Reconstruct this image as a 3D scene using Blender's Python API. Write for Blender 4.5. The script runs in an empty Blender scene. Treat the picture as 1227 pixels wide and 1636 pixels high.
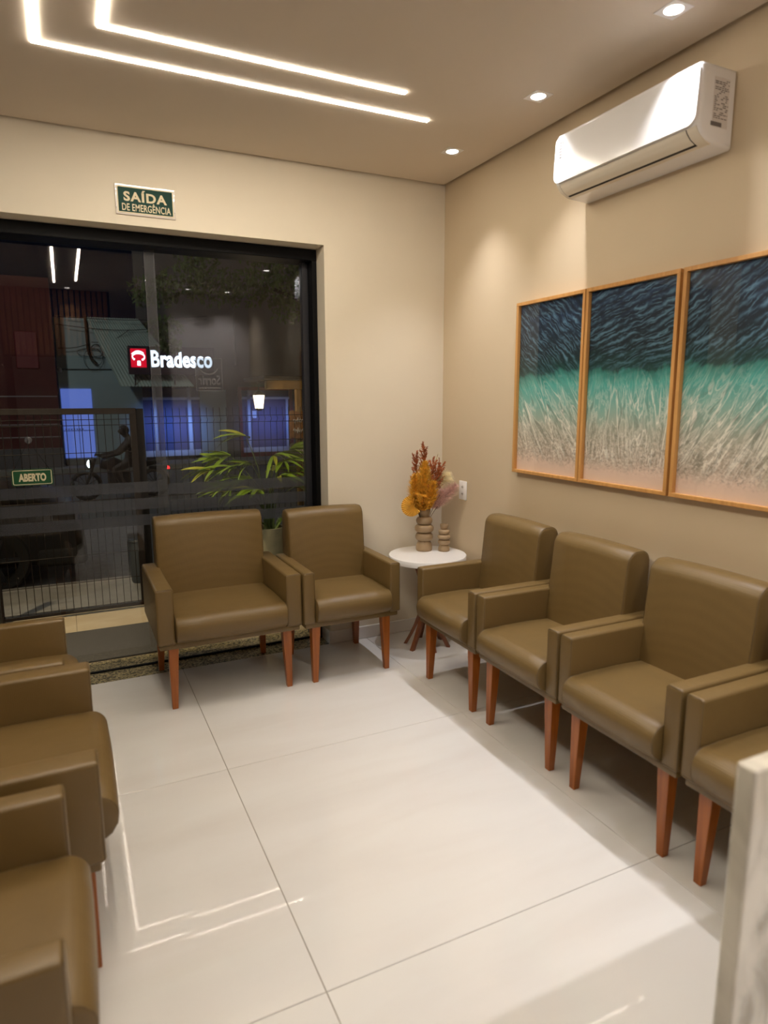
import bpy, bmesh, math, random
from mathutils import Vector, Matrix, Euler

random.seed(7)
PI = math.pi
S = bpy.context.scene
C = S.collection

# ------------------------------------------------------------------ camera
cam_d = bpy.data.cameras.new('camera')
cam = bpy.data.objects.new('camera', cam_d)
C.objects.link(cam)
S.camera = cam
F_PX = 1050.018
cam_d.sensor_fit = 'HORIZONTAL'
cam_d.sensor_width = 36.0
cam_d.lens = F_PX / 1227.0 * 36.0
yaw, pitch, roll = math.radians(25.63350), math.radians(9.72280), math.radians(-0.19708)
fw = Vector((math.sin(yaw)*math.cos(pitch), math.cos(yaw)*math.cos(pitch), -math.sin(pitch)))
rt = Vector((math.cos(yaw), -math.sin(yaw), 0))
up = rt.cross(fw)
r2 = math.cos(roll)*rt + math.sin(roll)*up
u2 = -math.sin(roll)*rt + math.cos(roll)*up
CAM = Vector((-2.26261, -3.80960, 1.56))
m = Matrix(((r2.x, u2.x, -fw.x, CAM.x), (r2.y, u2.y, -fw.y, CAM.y), (r2.z, u2.z, -fw.z, CAM.z), (0, 0, 0, 1)))
cam.matrix_world = m
cam_d.clip_start = 0.05
cam_d.dof.use_dof = True
cam_d.dof.focus_distance = 4.8
cam_d.dof.aperture_fstop = 3.2

# ------------------------------------------------------------------ world, exposure
w = bpy.data.worlds.new('night_sky')
S.world = w
w.use_nodes = True
bg = w.node_tree.nodes['Background']
bg.inputs['Color'].default_value = (0.10, 0.16, 0.42, 1)
bg.inputs['Strength'].default_value = 0.006
S.view_settings.view_transform = 'Standard'
S.view_settings.look = 'None'
S.view_settings.gamma = 1.0
S.view_settings.use_curve_mapping = False
S.view_settings.exposure = 0.37
S.cycles.use_denoising = True
S.cycles.max_bounces = 10
S.cycles.diffuse_bounces = 6
S.cycles.transparent_max_bounces = 24
S.cycles.sample_clamp_indirect = 90.0

STRIP_STRENGTH = 62.0       # emission of the ceiling light lines
STRIP_COLOR = (1.0, 0.90, 0.755)
DOWN_POWER = 42.0           # each recessed downlight, watts of the spot lamp
DOWN_COLOR = (0.96, 0.95, 1.0)
H = 2.877                   # ceiling height


def lamp(name, kind, loc, energy, color, target=None, size=0.1, size_y=None, spot=None, blend=0.3, spread=180):
    d = bpy.data.lights.new(name, kind)
    d.energy = energy
    d.color = color
    if kind == 'AREA':
        d.size = size
        d.spread = math.radians(spread)
        if size_y:
            d.shape = 'RECTANGLE'
            d.size_y = size_y
    else:
        d.shadow_soft_size = size
    if kind == 'SPOT':
        d.spot_size = spot
        d.spot_blend = blend
    o = bpy.data.objects.new(name, d)
    C.objects.link(o)
    o.location = loc
    if target is not None:
        o.rotation_euler = (Vector(target)-Vector(loc)).to_track_quat('-Z', 'Y').to_euler()
    return o


lamp('porch_fill_light', 'SPOT', (-3.40, 0.385, 2.80), 210, (1.0, 0.80, 0.50), target=(-1.75, 0.75, 0), size=0.05, spot=math.radians(84), blend=0.7)  # unseen lamp added to brighten the tiles and palm outside the glass
# unseen lamps added above the street to light the houses and tree
lamp('street_fill_light', 'POINT', (-5.0, 10.5, 6.5), 290, (0.92, 1.0, 0.95), size=0.25)
lamp('street_fill_light', 'POINT', (6.5, 9.5, 6.0), 130, (1.0, 0.85, 0.6), size=0.25)
lamp('bank_fill_light', 'AREA', (0.75, 16.3, 1.2), 7, (0.14, 0.32, 1.0), target=(0.75, 18.0, 0.7), size=1.5, size_y=0.3, spread=60)  # added blue fill floating before the bank doors, no fixture there
lamp('shop_fill_light', 'AREA', (3.9, 16.3, 1.2), 4.5, (0.12, 0.28, 1.0), target=(3.9, 18.0, 0.8), size=1.5, size_y=0.3, spread=60)  # blue fill added to brighten the shop frames, not a real fitting


# ------------------------------------------------------------------ materials
def mat(name, color, rough=0.5, metal=0.0, spec=0.5, coat=0.0, emit=None, estr=0.0, bump=None, var=None, sheen=0.0):
    """bump=(scale, strength[, distance]); var=(scale, amount) slight colour mottling in object space"""
    M = bpy.data.materials.new(name)
    M.use_nodes = True
    nt = M.node_tree
    b = nt.nodes['Principled BSDF']
    b.inputs['Base Color'].default_value = (*color, 1)
    b.inputs['Roughness'].default_value = rough
    b.inputs['Metallic'].default_value = metal
    b.inputs['Specular IOR Level'].default_value = spec
    b.inputs['Coat Weight'].default_value = coat
    b.inputs['Coat Roughness'].default_value = 0.03
    b.inputs['Sheen Weight'].default_value = sheen
    if emit:
        b.inputs['Emission Color'].default_value = (*emit, 1)
        b.inputs['Emission Strength'].default_value = estr
    tc = None
    if bump or var:
        tc = nt.nodes.new('ShaderNodeTexCoord')
    if var:
        n = nt.nodes.new('ShaderNodeTexNoise')
        n.inputs['Scale'].default_value = var[0]
        n.inputs['Detail'].default_value = 4
        nt.links.new(tc.outputs['Object'], n.inputs['Vector'])
        r = nt.nodes.new('ShaderNodeValToRGB')
        a = var[1]
        r.color_ramp.elements[0].position = 0.3
        r.color_ramp.elements[1].position = 0.7
        r.color_ramp.elements[0].color = (*[c*(1-a) for c in color], 1)
        r.color_ramp.elements[1].color = (*[min(1, c*(1+a)) for c in color], 1)
        nt.links.new(n.outputs['Fac'], r.inputs['Fac'])
        nt.links.new(r.outputs['Color'], b.inputs['Base Color'])
    if bump:
        n = nt.nodes.new('ShaderNodeTexNoise')
        n.inputs['Scale'].default_value = bump[0]
        n.inputs['Detail'].default_value = 3
        nt.links.new(tc.outputs['Object'], n.inputs['Vector'])
        bp = nt.nodes.new('ShaderNodeBump')
        bp.inputs['Strength'].default_value = bump[1]
        bp.inputs['Distance'].default_value = bump[2] if len(bump) > 2 else 0.002
        nt.links.new(n.outputs['Fac'], bp.inputs['Height'])
        nt.links.new(bp.outputs['Normal'], b.inputs['Normal'])
    return M


def leather():
    M = mat('taupe_leatherette', (0.160, 0.101, 0.034), rough=0.42, spec=0.45)
    nt = M.node_tree
    b = nt.nodes['Principled BSDF']
    tc = nt.nodes.new('ShaderNodeTexCoord')
    hs = []
    for ax in ('X', 'Y', 'Z'):
        wv = nt.nodes.new('ShaderNodeTexWave')
        wv.bands_direction = ax
        wv.inputs['Scale'].default_value = 55
        wv.inputs['Distortion'].default_value = 1.2
        wv.inputs['Detail'].default_value = 2
        wv.inputs['Detail Scale'].default_value = 2
        nt.links.new(tc.outputs['Object'], wv.inputs['Vector'])
        hs.append(wv.outputs['Fac'])
    a = nt.nodes.new('ShaderNodeMath'); a.operation = 'ADD'
    nt.links.new(hs[0], a.inputs[0]); nt.links.new(hs[1], a.inputs[1])
    a2 = nt.nodes.new('ShaderNodeMath'); a2.operation = 'ADD'
    nt.links.new(a.outputs[0], a2.inputs[0]); nt.links.new(hs[2], a2.inputs[1])
    mp = nt.nodes.new('ShaderNodeMapRange')
    mp.inputs['From Max'].default_value = 3
    mp.inputs['To Min'].default_value = 0.90
    mp.inputs['To Max'].default_value = 1.08
    nt.links.new(a2.outputs[0], mp.inputs['Value'])
    mx = nt.nodes.new('ShaderNodeVectorMath'); mx.operation = 'SCALE'
    mx.inputs[0].default_value = (0.160, 0.101, 0.034)
    nt.links.new(mp.outputs[0], mx.inputs['Scale'])
    nt.links.new(mx.outputs[0], b.inputs['Base Color'])
    n = nt.nodes.new('ShaderNodeTexNoise'); n.inputs['Scale'].default_value = 9
    nt.links.new(tc.outputs['Object'], n.inputs['Vector'])
    bp = nt.nodes.new('ShaderNodeBump'); bp.inputs['Strength'].default_value = 0.25; bp.inputs['Distance'].default_value = 0.01
    nt.links.new(n.outputs['Fac'], bp.inputs['Height'])
    bp2 = nt.nodes.new('ShaderNodeBump'); bp2.inputs['Strength'].default_value = 0.12; bp2.inputs['Distance'].default_value = 0.001
    nt.links.new(a2.outputs[0], bp2.inputs['Height'])
    nt.links.new(bp.outputs['Normal'], bp2.inputs['Normal'])
    nt.links.new(bp2.outputs['Normal'], b.inputs['Normal'])
    return M


def wood(name, c1, c2, rough=0.35, axis='Z', scale=1.0):
    M = mat(name, c1, rough=rough)
    nt = M.node_tree
    b = nt.nodes['Principled BSDF']
    tc = nt.nodes.new('ShaderNodeTexCoord')
    mp = nt.nodes.new('ShaderNodeMapping')
    sc = {'X': (2, 40, 40), 'Y': (40, 2, 40), 'Z': (40, 40, 2)}[axis]
    mp.inputs['Scale'].default_value = [s*scale for s in sc]
    nt.links.new(tc.outputs['Object'], mp.inputs['Vector'])
    n = nt.nodes.new('ShaderNodeTexNoise'); n.inputs['Scale'].default_value = 1.5; n.inputs['Detail'].default_value = 5
    nt.links.new(mp.outputs[0], n.inputs['Vector'])
    r = nt.nodes.new('ShaderNodeValToRGB')
    r.color_ramp.elements[0].position = 0.3; r.color_ramp.elements[1].position = 0.72
    r.color_ramp.elements[0].color = (*c1, 1); r.color_ramp.elements[1].color = (*c2, 1)
    nt.links.new(n.outputs['Fac'], r.inputs['Fac'])
    nt.links.new(r.outputs['Color'], b.inputs['Base Color'])
    return M


def glass_mat(name, tint=(0.8, 0.82, 0.84), ior=1.5, film=0.0, film_col=(0.3, 0.3, 0.3), matt=False):
    """thin clear glass: transmits a tint, reflects by Fresnel; film = share of a translucent frosted film"""
    M = bpy.data.materials.new(name)
    M.use_nodes = True
    nt = M.node_tree
    nt.nodes.clear()
    out = nt.nodes.new('ShaderNodeOutputMaterial')
    tr = nt.nodes.new('ShaderNodeBsdfTransparent'); tr.inputs['Color'].default_value = (*tint, 1)
    gl = nt.nodes.new('ShaderNodeBsdfGlossy'); gl.inputs['Roughness'].default_value = 0.0 if not film else 0.25
    fr = nt.nodes.new('ShaderNodeFresnel'); fr.inputs['IOR'].default_value = ior
    mx = nt.nodes.new('ShaderNodeMixShader')
    ge = nt.nodes.new('ShaderNodeNewGeometry')      # the reflection of both faces is taken on the entry face only
    inv = nt.nodes.new('ShaderNodeMath'); inv.operation = 'SUBTRACT'; inv.inputs[0].default_value = 1.0
    nt.links.new(ge.outputs['Backfacing'], inv.inputs[1])
    ml = nt.nodes.new('ShaderNodeMath'); ml.operation = 'MULTIPLY'
    nt.links.new(fr.outputs[0], ml.inputs[0]); nt.links.new(inv.outputs[0], ml.inputs[1])
    nt.links.new(ml.outputs[0], mx.inputs[0])
    src = tr.outputs[0]
    if film:
        df = nt.nodes.new('ShaderNodeBsdfDiffuse'); df.inputs['Color'].default_value = (*film_col, 1)
        tl = nt.nodes.new('ShaderNodeBsdfTranslucent'); tl.inputs['Color'].default_value = (*film_col, 1)
        m1 = nt.nodes.new('ShaderNodeMixShader'); m1.inputs[0].default_value = 0.3
        nt.links.new(df.outputs[0], m1.inputs[1]); nt.links.new(tl.outputs[0], m1.inputs[2])
        m2 = nt.nodes.new('ShaderNodeMixShader'); m2.inputs[0].default_value = film
        nt.links.new(tr.outputs[0], m2.inputs[1]); nt.links.new(m1.outputs[0], m2.inputs[2])
        src = m2.outputs[0]
    if matt:
        nt.links.new(src, out.inputs['Surface'])
        return M
    nt.links.new(src, mx.inputs[1]); nt.links.new(gl.outputs[0], mx.inputs[2])
    nt.links.new(mx.outputs[0], out.inputs['Surface'])
    return M


def emis(name, color, strength):
    M = bpy.data.materials.new(name)
    M.use_nodes = True
    nt = M.node_tree
    nt.nodes.clear()
    out = nt.nodes.new('ShaderNodeOutputMaterial')
    e = nt.nodes.new('ShaderNodeEmission')
    e.inputs['Color'].default_value = (*color, 1); e.inputs['Strength'].default_value = strength
    nt.links.new(e.outputs[0], out.inputs['Surface'])
    return M


def granite():
    M = mat('speckled_granite', (0.3, 0.25, 0.15), rough=0.3)
    nt = M.node_tree; b = nt.nodes['Principled BSDF']
    tc = nt.nodes.new('ShaderNodeTexCoord')
    v = nt.nodes.new('ShaderNodeTexVoronoi'); v.inputs['Scale'].default_value = 110
    n = nt.nodes.new('ShaderNodeTexNoise'); n.inputs['Scale'].default_value = 65; n.inputs['Detail'].default_value = 4
    nt.links.new(tc.outputs['Object'], v.inputs['Vector']); nt.links.new(tc.outputs['Object'], n.inputs['Vector'])
    sp = nt.nodes.new('ShaderNodeSeparateColor'); nt.links.new(v.outputs['Color'], sp.inputs[0])
    ad = nt.nodes.new('ShaderNodeMath'); ad.operation = 'ADD'
    nt.links.new(sp.outputs[0], ad.inputs[0]); nt.links.new(n.outputs['Fac'], ad.inputs[1])
    r = nt.nodes.new('ShaderNodeValToRGB')
    e = r.color_ramp.elements
    e[0].position = 0.30; e[0].color = (0.012, 0.011, 0.008, 1)
    e[1].position = 0.80; e[1].color = (0.52, 0.43, 0.24, 1)
    k = e.new(0.42); k.color = (0.10, 0.085, 0.05, 1)
    k = e.new(0.55); k.color = (0.36, 0.30, 0.16, 1)
    hf = nt.nodes.new('ShaderNodeMath'); hf.operation = 'MULTIPLY'; hf.inputs[1].default_value = 0.5
    nt.links.new(ad.outputs[0], hf.inputs[0])
    nt.links.new(hf.outputs[0], r.inputs['Fac']); nt.links.new(r.outputs['Color'], b.inputs['Base Color'])
    return M


def marble():
    M = mat('pale_marble', (0.62, 0.57, 0.47), rough=0.15)
    nt = M.node_tree; b = nt.nodes['Principled BSDF']
    tc = nt.nodes.new('ShaderNodeTexCoord')
    mp = nt.nodes.new('ShaderNodeMapping'); mp.inputs['Rotation'].default_value = (0, 0.6, 0)
    mp.inputs['Scale'].default_value = (3.0, 1, 1.5)
    nt.links.new(tc.outputs['Object'], mp.inputs['Vector'])
    n = nt.nodes.new('ShaderNodeTexNoise'); n.inputs['Scale'].default_value = 3.2; n.inputs['Detail'].default_value = 7; n.inputs['Distortion'].default_value = 0.9
    nt.links.new(mp.outputs[0], n.inputs['Vector'])
    r = nt.nodes.new('ShaderNodeValToRGB'); e = r.color_ramp.elements
    e[0].position = 0.33; e[0].color = (0.30, 0.27, 0.20, 1)
    e[1].position = 0.62; e[1].color = (0.66, 0.62, 0.52, 1)
    k = e.new(0.46); k.color = (0.55, 0.51, 0.42, 1)
    nt.links.new(n.outputs['Fac'], r.inputs['Fac']); nt.links.new(r.outputs['Color'], b.inputs['Base Color'])
    return M


def tile_mat(name, c1, c2, rough=0.08):
    M = mat(name, c1, rough=rough, spec=0.5)
    nt = M.node_tree; b = nt.nodes['Principled BSDF']
    tc = nt.nodes.new('ShaderNodeTexCoord')
    mp = nt.nodes.new('ShaderNodeMapping'); mp.inputs['Scale'].default_value = (0.7, 3.0, 1)
    mp.inputs['Rotation'].default_value = (0, 0, 0.12)
    nt.links.new(tc.outputs['Object'], mp.inputs['Vector'])
    n = nt.nodes.new('ShaderNodeTexNoise'); n.inputs['Scale'].default_value = 1.6; n.inputs['Detail'].default_value = 5; n.inputs['Distortion'].default_value = 0.5
    nt.links.new(mp.outputs[0], n.inputs['Vector'])
    r = nt.nodes.new('ShaderNodeValToRGB')
    r.color_ramp.elements[0].position = 0.32; r.color_ramp.elements[1].position = 0.6
    r.color_ramp.elements[0].color = (*c2, 1); r.color_ramp.elements[1].color = (*c1, 1)
    nt.links.new(n.outputs['Fac'], r.inputs['Fac']); nt.links.new(r.outputs['Color'], b.inputs['Base Color'])
    return M


def sea_mat(name, shear, seed, yc, hw, z0, z1):
    """aerial photograph of waves running up a beach; object space = room space"""
    M = bpy.data.materials.new(name)
    M.use_nodes = True
    nt = M.node_tree; N = nt.nodes; L = nt.links
    b = N['Principled BSDF']
    b.inputs['Roughness'].default_value = 0.6
    tc = N.new('ShaderNodeTexCoord')
    sx = N.new('ShaderNodeSeparateXYZ'); L.new(tc.outputs['Object'], sx.inputs[0])

    def math_(op, a, bb=None, c=None):
        n = N.new('ShaderNodeMath'); n.operation = op
        for i, v in enumerate((a, bb, c)):
            if v is None: continue
            if isinstance(v, (int, float)): n.inputs[i].default_value = v
            else: L.new(v, n.inputs[i])
        return n.outputs[0]

    def sstep(v, a, bb):
        n = N.new('ShaderNodeMapRange'); n.interpolation_type = 'SMOOTHSTEP'
        n.inputs['From Min'].default_value = a; n.inputs['From Max'].default_value = bb
        L.new(v, n.inputs['Value'])
        return n.outputs[0]

    def noise(u, v, su, sv, detail=4, dist=0.0, off=0.0, rough=0.5):
        cb = N.new('ShaderNodeCombineXYZ')
        L.new(math_('MULTIPLY', u, su), cb.inputs[0]); L.new(math_('MULTIPLY', v, sv), cb.inputs[1])
        cb.inputs[2].default_value = seed+off
        n = N.new('ShaderNodeTexNoise'); n.inputs['Scale'].default_value = 1.0
        n.inputs['Detail'].default_value = detail; n.inputs['Distortion'].default_value = dist
        n.inputs['Roughness'].default_value = rough
        L.new(cb.outputs[0], n.inputs['Vector'])
        return n.outputs['Fac']

    def mixc(fac, c1, c2):
        n = N.new('ShaderNodeMix'); n.data_type = 'RGBA'
        if isinstance(fac, (int, float)): n.inputs[0].default_value = fac
        else: L.new(fac, n.inputs[0])
        for i, c in ((6, c1), (7, c2)):
            if isinstance(c, tuple): n.inputs[i].default_value = (*c, 1)
            else: L.new(c, n.inputs[i])
        return n.outputs[2]

    u = math_('SUBTRACT', sx.outputs[1], yc)
    v = math_('DIVIDE', math_('SUBTRACT', sx.outputs[2], z0), z1-z0)
    us = math_('SUBTRACT', u, math_('MULTIPLY', v, shear))
    # base gradient with a wobbling boundary
    wob = noise(us, v, 9, 3.5, 7, 0.5, 3.1, 0.62)
    fac = math_('ADD', v, math_('MULTIPLY', math_('SUBTRACT', wob, 0.5), 0.16))
    r = N.new('ShaderNodeValToRGB'); e = r.color_ramp.elements
    e[0].position = 0.0; e[0].color = (0.86, 0.66, 0.52, 1)
    e[1].position = 1.0; e[1].color = (0.008, 0.035, 0.105, 1)
    for p_, c_ in ((0.06, (0.82, 0.63, 0.50)), (0.12, (0.54, 0.44, 0.34)), (0.28, (0.46, 0.48, 0.38)), (0.40, (0.25, 0.50, 0.42)),
                   (0.51, (0.09, 0.44, 0.38)), (0.575, (0.035, 0.24, 0.195)), (0.592, (0.005, 0.060, 0.050)), (0.70, (0.003, 0.022, 0.028)), (0.86, (0.005, 0.022, 0.055))):
        k = e.new(p_); k.color = (*c_, 1)
    L.new(fac, r.inputs['Fac'])
    col = r.outputs['Color']
    # deep water: long warped wave crests across the picture, broken up by noise
    nu, nv = ((0.62, -0.78) if shear > 0.3 else ((0.25, 0.97) if shear > -0.3 else (0.55, 0.83)))
    def crest(fr_, warp, off, pw):
        n_ = noise(u, v, 6, 6, 3, 0.2, off)
        n2 = noise(u, v, 22, 22, 3, 0.4, off+1.7)
        ph = math_('ADD', math_('MULTIPLY', math_('ADD', math_('MULTIPLY', u, nu), math_('MULTIPLY', v, nv*(z1-z0))), fr_),
                   math_('ADD', math_('MULTIPLY', n_, warp), math_('MULTIPLY', n2, warp*0.28)))
        return math_('POWER', math_('ADD', 0.5, math_('MULTIPLY', math_('SINE', ph), 0.5)), pw)
    deep = sstep(v, 0.50, 0.72)
    c1 = crest(185, 17.0, 7.7, 3.5)
    c2 = crest(400, 28.0, 31.0, 5.0)
    brk = sstep(noise(u, v, 11, 11, 3, 0.5, 2.2), 0.36, 0.66)
    brk2 = sstep(noise(u, v, 20, 20, 3, 0.5, 5.2), 0.40, 0.64)
    dark = math_('MULTIPLY', math_('SUBTRACT', 1.0, crest(185, 17.0, 7.7, 0.7)), math_('MULTIPLY', deep, 0.75))
    col = mixc(dark, col, (0.002, 0.011, 0.022))
    ripple = math_('MULTIPLY', math_('MAXIMUM', math_('MULTIPLY', c1, brk), math_('MULTIPLY', math_('MULTIPLY', c2, brk2), 0.8)), math_('MULTIPLY', deep, 0.72))
    col = mixc(ripple, col, (0.16, 0.33, 0.46))
    # foam streaks running towards the beach
    f1 = noise(us, v, 11, 2.0, 4, 1.5, 11.0, 0.5)
    fr = math_('SUBTRACT', 1.0, sstep(math_('ABSOLUTE', math_('SUBTRACT', f1, 0.5)), 0.0, 0.034))
    f2 = noise(us, v, 26, 7.0, 5, 1.0, 17.0, 0.6)
    fr2 = math_('SUBTRACT', 1.0, sstep(math_('ABSOLUTE', math_('SUBTRACT', f2, 0.5)), 0.0, 0.05))
    shal = math_('MULTIPLY', sstep(v, 0.06, 0.16), math_('SUBTRACT', 1.0, sstep(v, 0.36, 0.62)))
    foam = math_('MULTIPLY', math_('MAXIMUM', fr, math_('MULTIPLY', fr2, 0.45)), math_('MULTIPLY', shal, 0.9))
    col = mixc(foam, col, (0.95, 0.92, 0.80))
    sh = math_('MULTIPLY', sstep(f2, 0.5, 0.72), math_('MULTIPLY', shal, 0.6))
    col = mixc(sh, col, (0.14, 0.15, 0.11))
    # broken surf texture close to the sand
    vo = noise(u, v, 70, 70, 4, 0.6, 23.0, 0.65)
    surf = math_('MULTIPLY', sstep(v, 0.03, 0.10), math_('SUBTRACT', 1.0, sstep(v, 0.17, 0.32)))
    col = mixc(math_('MULTIPLY', sstep(vo, 0.50, 0.66), math_('MULTIPLY', surf, 0.6)), col, (0.95, 0.85, 0.72))
    col = mixc(math_('MULTIPLY', math_('SUBTRACT', 1.0, sstep(vo, 0.34, 0.48)), math_('MULTIPLY', surf, 0.5)), col, (0.20, 0.16, 0.12))
    L.new(col, b.inputs['Base Color'])
    return M


MT = {}
MT['leather'] = leather()
MT['piping'] = mat('leatherette_piping', (0.115, 0.073, 0.026), rough=0.5)
MT['legwood'] = wood('reddish_leg_wood', (0.27, 0.072, 0.009), (0.40, 0.118, 0.016), rough=0.3)
MT['tablewood'] = wood('table_leg_wood', (0.20, 0.070, 0.030), (0.28, 0.10, 0.045), rough=0.4)
MT['white_top'] = mat('white_lacquer', (0.80, 0.78, 0.75), rough=0.25)
MT['wall_front'] = mat('cream_wall_paint', (0.71, 0.64, 0.51), rough=0.75, bump=(60, 0.08), var=(1.2, 0.03))
MT['wall_right'] = mat('tan_wall_paint', (0.59, 0.48, 0.325), rough=0.7, bump=(60, 0.08), var=(1.2, 0.03))
MT['ceiling'] = mat('ceiling_paint', (0.64, 0.555, 0.45), rough=0.85, var=(0.8, 0.02))
MT['tile'] = tile_mat('polished_porcelain', (0.72, 0.70, 0.665), (0.68, 0.65, 0.61), rough=0.015)
MT['grout'] = mat('beige_grout', (0.30, 0.24, 0.16), rough=0.9)
MT['tile_out'] = tile_mat('veined_beige_tile', (0.60, 0.50, 0.34), (0.48, 0.38, 0.24), rough=0.25)
MT['granite'] = granite()
MT['marble'] = marble()
MT['skirting'] = mat('white_skirting', (0.72, 0.68, 0.63), rough=0.2)
MT['black_alu'] = mat('black_aluminium', (0.003, 0.003, 0.0035), rough=0.5, spec=0.15)
MT['grey_alu'] = mat('dark_grey_aluminium', (0.035, 0.036, 0.042), rough=0.3, metal=0.4)
MT['glass'] = glass_mat('clear_glass', (0.955, 0.96, 0.965), ior=1.7)
MT['film'] = glass_mat('frosted_film', (0.9, 0.9, 0.9), film=0.42, film_col=(0.10, 0.105, 0.12))
MT['edge_film'] = glass_mat('pane_edge_seal', (0.9, 0.9, 0.9), film=0.13, film_col=(0.16, 0.165, 0.17))
MT['picture_glass'] = glass_mat('picture_glass', (0.97, 0.97, 0.97))
MT['oak'] = wood('oak_frame', (0.50, 0.245, 0.070), (0.62, 0.33, 0.105), rough=0.4, scale=1.2)
MT['strip'] = emis('light_line_diffuser', STRIP_COLOR, STRIP_STRENGTH)
MT['lens'] = emis('downlight_lens', (1.0, 0.93, 0.86), 14.0)
MT['white_plastic'] = mat('white_plastic', (0.80, 0.78, 0.76), rough=0.35)
MT['ac_gloss'] = mat('glossy_white_plastic', (0.82, 0.81, 0.80), rough=0.16)
MT['ac_cream'] = mat('cream_plastic', (0.76, 0.70, 0.58), rough=0.3)
MT['dark_gap'] = mat('dark_gap', (0.03, 0.025, 0.02), rough=0.8)
MT['label_grey'] = mat('label_print_grey', (0.16, 0.14, 0.13), rough=0.6)
MT['label_pale'] = mat('label_paper', (0.66, 0.62, 0.58), rough=0.5)
MT['sign_green'] = mat('sign_green', (0.003, 0.040, 0.027), rough=0.45, spec=0.15)
MT['sign_green2'] = mat('open_sign_green', (0.003, 0.060, 0.018), rough=0.4)
MT['sign_cream'] = mat('luminous_cream_print', (0.66, 0.58, 0.38), rough=0.5)
MT['sign_clear'] = mat('acrylic_edge', (0.62, 0.56, 0.50), rough=0.15, coat=0.5)
MT['vase'] = mat('taupe_ceramic', (0.34, 0.235, 0.13), rough=0.5, var=(30, 0.04))
MT['mustard'] = mat('mustard_plume', (0.80, 0.42, 0.040), rough=0.9, var=(60, 0.35))
MT['rust'] = mat('rust_plume', (0.40, 0.115, 0.035), rough=0.9, var=(60, 0.35))
MT['cream_plume'] = mat('cream_plume', (0.85, 0.74, 0.46), rough=0.9, var=(60, 0.2))
MT['pink'] = mat('dusty_pink_plume', (0.66, 0.42, 0.36), rough=0.9, var=(60, 0.25))
MT['palm_gold'] = mat('golden_palm_leaf', (0.66, 0.36, 0.045), rough=0.7, var=(25, 0.2))
MT['stem'] = mat('dry_stem', (0.08, 0.05, 0.025), rough=0.8)
MT['leaf'] = mat('palm_leaf_green', (0.13, 0.21, 0.016), rough=0.4, var=(9, 0.4))
MT['leaf2'] = mat('yellowing_palm_leaf', (0.26, 0.28, 0.022), rough=0.45, var=(9, 0.35))
MT['plant_stem'] = mat('plant_stem', (0.05, 0.08, 0.015), rough=0.6)
MT['pot'] = mat('cement_pot', (0.26, 0.24, 0.15), rough=0.7, var=(20, 0.1))
MT['soil'] = mat('potting_soil', (0.05, 0.025, 0.012), rough=1.0, bump=(60, 0.8, 0.01))
MT['mat'] = mat('grey_doormat', (0.075, 0.07, 0.062), rough=1.0, bump=(300, 0.9, 0.006), var=(220, 0.35))
MT['fence'] = mat('black_fence_metal', (0.006, 0.0055, 0.0055), rough=0.6, spec=0.2)
MT['gate'] = mat('brown_black_gate_metal', (0.010, 0.007, 0.006), rough=0.6, spec=0.2)
MT['concrete'] = mat('sidewalk_concrete', (0.20, 0.195, 0.18), rough=0.9, var=(5, 0.15), bump=(40, 0.3))
MT['curb'] = mat('curb_stone', (0.26, 0.25, 0.23), rough=0.9, var=(9, 0.15))
MT['asphalt'] = mat('street_asphalt', (0.09, 0.088, 0.085), rough=0.9, var=(8, 0.2), bump=(70, 0.5))
MT['dark_paint'] = mat('black_car_paint', (0.003, 0.003, 0.004), rough=0.35, spec=0.3)
MT['rubber'] = mat('black_rubber', (0.008, 0.008, 0.008), rough=0.8)
MT['chrome'] = mat('chrome', (0.5, 0.5, 0.52), rough=0.15, metal=1.0)
MT['dark_glass'] = mat('dark_glass', (0.006, 0.007, 0.010), rough=0.05, coat=0.5)
MT['black_cloth'] = mat('dark_clothes', (0.012, 0.012, 0.014), rough=0.9)
MT['skin'] = mat('skin_and_clothes', (0.035, 0.022, 0.016), rough=0.7)
MT['headlight'] = emis('headlight_on', (0.75, 0.95, 1.0), 5.0)
MT['taillight'] = emis('taillight_on', (1.0, 0.03, 0.03), 3.0)
MT['red_wall'] = mat('dark_red_wall', (0.09, 0.010, 0.009), rough=0.8, var=(1.5, 0.15))
MT['red_frame'] = mat('red_shop_frame', (0.16, 0.012, 0.016), rough=0.6)
MT['pale_wall'] = mat('pale_house_wall', (0.36, 0.46, 0.47), rough=0.85, var=(1.0, 0.08))
MT['dark_wall'] = mat('dark_upper_wall', (0.12, 0.11, 0.11), rough=0.9, var=(1.0, 0.15))
MT['corrugated'] = mat('corrugated_sheet', (0.46, 0.54, 0.50), rough=0.6, var=(2.0, 0.12))
MT['white_door'] = mat('backlit_frosted_door', (0.25, 0.27, 0.32), rough=0.3, emit=(0.12, 0.21, 0.75), estr=0.48)
MT['blue_glass'] = mat('bank_door_glass', (0.09, 0.10, 0.19), rough=0.6, spec=0.15)
MT['white_frame'] = mat('white_shop_frame', (0.70, 0.72, 0.75), rough=0.4)
MT['white_line'] = mat('pale_wall_line', (0.34, 0.26, 0.26), rough=0.8)
MT['sign_box'] = mat('sign_box_dark', (0.025, 0.010, 0.03), rough=0.6)
MT['lit_red'] = emis('lit_red_panel', (0.85, 0.005, 0.03), 0.62)
MT['lit_white'] = emis('lit_white_letters', (0.72, 0.86, 1.0), 2.6)
MT['lantern'] = emis('lit_lantern_glass', (1.0, 0.83, 0.60), 4.0)
MT['kiosk'] = mat('kiosk_timber', (0.26, 0.16, 0.05), rough=0.7, var=(6, 0.2))
MT['board'] = mat('carved_wood_board', (0.24, 0.115, 0.045), rough=0.7, var=(12, 0.25))
MT['board_pale'] = mat('pale_board', (0.16, 0.14, 0.12), rough=0.7, var=(12, 0.25))
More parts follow.
